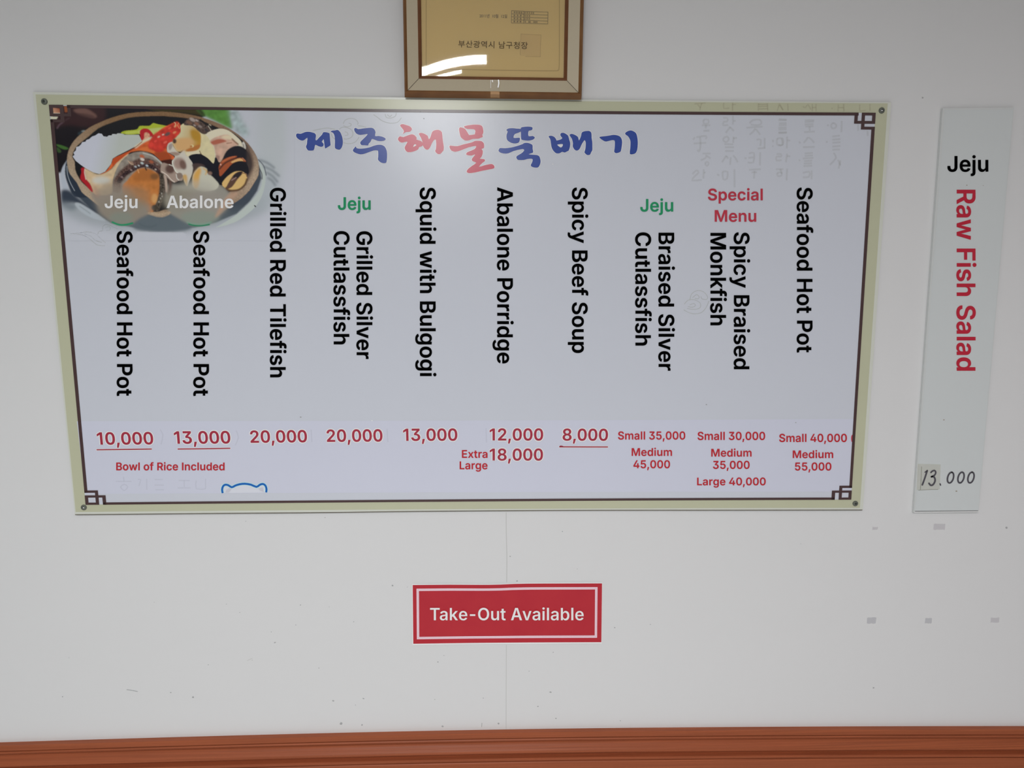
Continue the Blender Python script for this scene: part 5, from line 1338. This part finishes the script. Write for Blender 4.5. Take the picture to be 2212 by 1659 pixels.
# ================================================================== CERTIFICATE IN ITS FRAME
cf = thing('picture_frame', CO, 'framed yellow certificate with taupe and bronze frame hanging above the menu board', 'picture frame')
NB, NF = -0.002, 0.016       # back and front of the moulding


def up(px0, px1, y, n, h):
    """column of the frame prolonged above the picture: height h metres over the foot"""
    return None


def local(px, py, n):
    p = cert(px, py, n) - CO
    return p.dot(CU), p.dot(CV)


# frame cross-sections: rectangles in (u,v), found from the photographed foot and sides
def rect(l, r, b, n):
    (ul, _), (ur, _), (_, vb) = local(l[0], l[1], n), local(r[0], r[1], n), local(b[0], b[1], n)
    return ul, ur, vb


HTOT = 0.475
out_r = rect((873.0, 150), (1257.0, 150), (1064, 213.0), 0.004)
rim_f = rect((873.0, 150), (1258.0, 150), (1064, 203.5), NF)
rim_i = rect((880.0, 150), (1250.5, 150), (1064, 197.0), NF)
mat_i = rect((904.0, 150), (1225.5, 150), (1064, 172.3), 0.011)
inr_i = rect((911.2, 150), (1218.0, 150), (1064, 166.0), 0.009)
pap = rect((905, 150), (1224, 150), (1064, 170), 0.0055)
ow = rim_f[2] - out_r[2]


def ring(mb, a, b, na, nb, top_a, top_b, mi=0):
    """mitred band between rectangle a (outer) and b (inner)"""
    def P(u, v, n): return CO + CU * u + CV * v + CN * n
    A_ = [P(a[0], a[2], na), P(a[1], a[2], na), P(a[1], top_a, na), P(a[0], top_a, na)]
    B_ = [P(b[0], b[2], nb), P(b[1], b[2], nb), P(b[1], top_b, nb), P(b[0], top_b, nb)]
    for i in range(4):
        j = (i + 1) % 4
        mb.add([A_[i], A_[j], B_[j], B_[i]], [(0, 1, 2, 3)], mi)


T0 = HTOT
mb = MB()
back = (out_r[0] + 0.001, out_r[1] - 0.001, out_r[2] + 0.001)
ring(mb, back, out_r, NB, 0.004, T0 - 0.001, T0)
ring(mb, out_r, (rim_f[0], rim_f[1], rim_f[2]), 0.004, NF - 0.002, T0, T0)
mid = tuple((rim_f[i] + rim_i[i]) / 2 for i in range(3))
ring(mb, rim_f, mid, NF - 0.002, NF + 0.001, T0, T0 - 0.004)
ring(mb, mid, rim_i, NF + 0.001, NF - 0.002, T0 - 0.004, T0 - 0.008)
def Pq(u, v, n): return CO + CU * u + CV * v + CN * n
mb.add([Pq(back[0], back[2], NB), Pq(back[1], back[2], NB), Pq(back[1], T0 - .001, NB), Pq(back[0], T0 - .001, NB)], [(3, 2, 1, 0)])
mb.build('bronze_rim', M_GOLD, cf, label='bronze outer moulding')
mb = MB()
ring(mb, rim_i, mat_i, NF - 0.002, 0.011, T0 - 0.008, T0 - 0.034, 0)
for a, b in ((0, 0), (1, 1)):
    o0 = Pq(rim_i[a], rim_i[2], NF - 0.0014)
    o1 = Pq(mat_i[a], mat_i[2], 0.0116)
    w = CU * 0.0005
    mb.add([o0 - w, o0 + w, o1 + w, o1 - w], [(0, 1, 2, 3)], 1)
mb.build('frame_face', [M_MATF, M_MITRE], cf, label='taupe sloping face with mitred corners')
mb = MB()
m2 = tuple(mat_i[i] * 0.6 + inr_i[i] * 0.4 for i in range(3))
ring(mb, mat_i, m2, 0.011, 0.013, T0 - 0.034, T0 - 0.037)
ring(mb, m2, inr_i, 0.013, 0.009, T0 - 0.037, T0 - 0.042)
ring(mb, inr_i, inr_i, 0.009, 0.004, T0 - 0.042, T0 - 0.042)
mb.build('inner_rim', M_GOLDI, cf, label='brown inner lip')
mb = MB()
mb.add([Pq(pap[0], pap[2], 0.0045), Pq(pap[1], pap[2], 0.0045), Pq(pap[1], T0 - .036, 0.0045), Pq(pap[0], T0 - .036, 0.0045)], [(0, 1, 2, 3)])
cp = mb.build('certificate_sheet', M_CPAPER, cf, label='yellow certificate paper')
DC = 0.0049
mb = MB()
ribbon(mb, [(920.8, -330), (920.6, 60), (920.6, 136), (922.5, 144.5), (929, 149.2), (1000, 150.2), (1100, 151.8), (1196, 153), (1204, 151), (1207.8, 144), (1208.4, 60), (1209, -330)], 1.8, cert, DC, smooth=3)
mb.build('border_line', M_CLINE, cp, label='tan rounded border line')
lettering('lettering', '부산광역시 남구청장', (990.1, 88.9, 1140, 104.2), M_CINK, cp, DC + 0.0002, bold=0.003, mapf=cert, ang=0.026, label='brown Korean lettering naming the district head', space=1.08)
lettering('lettering', '2011년  10월  12일', (1035.8, 30.6, 1095.5, 38.6), M_CINKL, cp, DC + 0.0002, bold=0.008, mapf=cert, ang=0.018, label='small brown date 2011년 10월 12일')
mb = MB()
tl, tr_, bl, br = (1105.2, 23.2), (1183.8, 26.2), (1104.8, 49.4), (1183.2, 51.8)


def bil(u, v):
    return (tl[0] * (1 - u) * (1 - v) + tr_[0] * u * (1 - v) + bl[0] * (1 - u) * v + br[0] * u * v, tl[1] * (1 - u) * (1 - v) + tr_[1] * u * (1 - v) + bl[1] * (1 - u) * v + br[1] * u * v)


for v in (0, .25, .5, .75, 1):
    ribbon(mb, [bil(0, v), bil(1, v)], 0.8, cert, DC + 0.0002, 0, smooth=0)
for u in (0, .335, 1):
    ribbon(mb, [bil(u, 0), bil(u, 1)], 0.9, cert, DC + 0.0002, 0, smooth=0)
for r, cols in enumerate(((.08, .145, .21, .27), (.08, .165, .25), (.08, .165, .25), (.08, .165, .25))):
    for u in cols:
        x, y = bil(u, .125 + .25 * r)
        for q in range(3):
            dx, dy = random.uniform(-1, 1), -1.4 + 1.3 * q
            ribbon(mb, [(x - 1.6 + dx * .3, y + dy), (x + 1.6 + dx * .3, y + dy + 0.1)], 0.7, cert, DC + 0.0002, 0, smooth=0)
for r, cols in enumerate(((.37, .43, .49, .55, .60), (.37, .43, .49), (.37, .43, .49), (.38, .48, .51, .62, .66, .70))):
    for u in cols:
        x, y = bil(u, .125 + .25 * r)
        for q in range(3):
            ribbon(mb, [(x - 1.3, y - 1.3 + 1.2 * q), (x + 1.3, y - 1.2 + 1.2 * q)], 0.6, cert, DC + 0.0002, 0, smooth=0)
mb.build('details_table', M_CINKL, cp, label='small four row table of tiny print')
mb = MB()
mb.quad(*[cert(x, y, DC) for x, y in ((1125.5, 73.5), (1123.5, 120.5), (1167, 122.5), (1168.5, 75.5))], 0)
for pts in ([(1125.5, 73.5), (1168.5, 75.5)], [(1168.5, 75.5), (1167, 122.5)], [(1167, 122.5), (1135, 122)], [(1125.5, 73.5), (1123.5, 118)]):
    ribbon(mb, pts, 0.8, cert, DC + 0.0002, 1, smooth=0)
mb.build('seal_stamp', [M_STAMP, M_STAMPL], cp, label='faded pink square seal')
# glass, slightly sprung towards its lower left corner
mb = MB()
nu, nv = 40, 40
U0, U1, V0, V1 = inr_i[0] - 0.001, inr_i[1] + 0.001, inr_i[2] - 0.001, T0 - 0.041
ug = local(1047, 130, 0.007)[0]
vg = local(1047, 130, 0.007)[1]
gv = []
for j in range(nv + 1):
    for i in range(nu + 1):
        u, v = U0 + (U1 - U0) * i / nu, V0 + (V1 - V0) * j / nv
        du = max(0.0, ug - u) / 0.13
        h = -0.0026 * du * du * math.tanh((v - vg) / 0.12) * 0.9
        gv.append(Pq(u, v, 0.0072 + h * 0.8))
mb.add(gv, [(j * (nu + 1) + i, j * (nu + 1) + i + 1, (j + 1) * (nu + 1) + i + 1, (j + 1) * (nu + 1) + i) for j in range(nv) for i in range(nu)])
mb.build('glass', M_GLASS, cf, smooth=True, label='clear glass reflecting the ceiling lamp')
# clear tape hooked over the lower edge
mb = MB()
tape = [(172, 0.0135), (178, 0.0128), (197, 0.0158), (199, 0.0178), (203.5, 0.0172), (211, 0.0062)]
rows = []
for y, n in tape:
    rows.append([cert(1059.5, y, n), cert(1066, y, n + 0.0004), cert(1073, y, n + 0.0002), cert(1079, y + 0.6, n)])
for i in range(len(rows) - 1):
    for k in range(3):
        mb.add([rows[i][k], rows[i + 1][k], rows[i + 1][k + 1], rows[i][k + 1]], [(0, 1, 2, 3)], 0 if i < 2 else 1)
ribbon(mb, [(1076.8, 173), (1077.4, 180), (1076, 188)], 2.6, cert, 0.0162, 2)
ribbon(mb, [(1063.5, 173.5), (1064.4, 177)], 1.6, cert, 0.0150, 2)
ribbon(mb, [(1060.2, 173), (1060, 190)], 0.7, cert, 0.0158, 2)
mb.build('clear_tape', [M_CTAPE, M_CTAPEB, M_CTAPEL], cf, label='strip of clear sticky tape over the lower edge')

# ================================================================== TAPE RESIDUE ON THE WALL
for (x0, y0, x1, y1), lab, m in (
        ((1885, 1138.5, 1897, 1144.5), 'faintest small grey tape mark on the wall below the menu board corner', M_RESIDP),
        ((2017, 1131.5, 2042, 1144.5), 'wide mauve grey tape mark on the wall under the menu strip', M_RESIDP),
        ((1873, 1334, 1893, 1347), 'grey tape mark in the lower row, leftmost of three on the wall', M_RESID),
        ((1999, 1335, 2013, 1346.5), 'narrow grey tape mark in the lower row, middle of three on the wall', M_RESID),
        ((2141, 1334.5, 2159, 1344.5), 'grey tape mark in the lower row, rightmost of three on the wall', M_RESIDP)):
    c = at((x0 + x1) / 2, (y0 + y1) / 2, 0.0004)
    mb = MB()
    nx = 6
    T = [(x0 + (x1 - x0) * i / nx + random.uniform(-.4, .4), y0 + random.uniform(-.8, .8)) for i in range(nx + 1)]
    B = [(x0 + (x1 - x0) * i / nx + random.uniform(-.6, .6) - 1.0, y1 + random.uniform(-.8, .8)) for i in range(nx + 1)]
    vv = [at(x, y, 0.0006) - c for x, y in T] + [at(x, y, 0.0006) - c for x, y in B]
    mb.add(vv, [(i, nx + 1 + i, nx + 2 + i, i + 1) for i in range(nx)])
    o = mb.build('tape_mark', m)
    o.location = c
    tag(o, lab, 'tape mark', 'tape marks left on the wall')
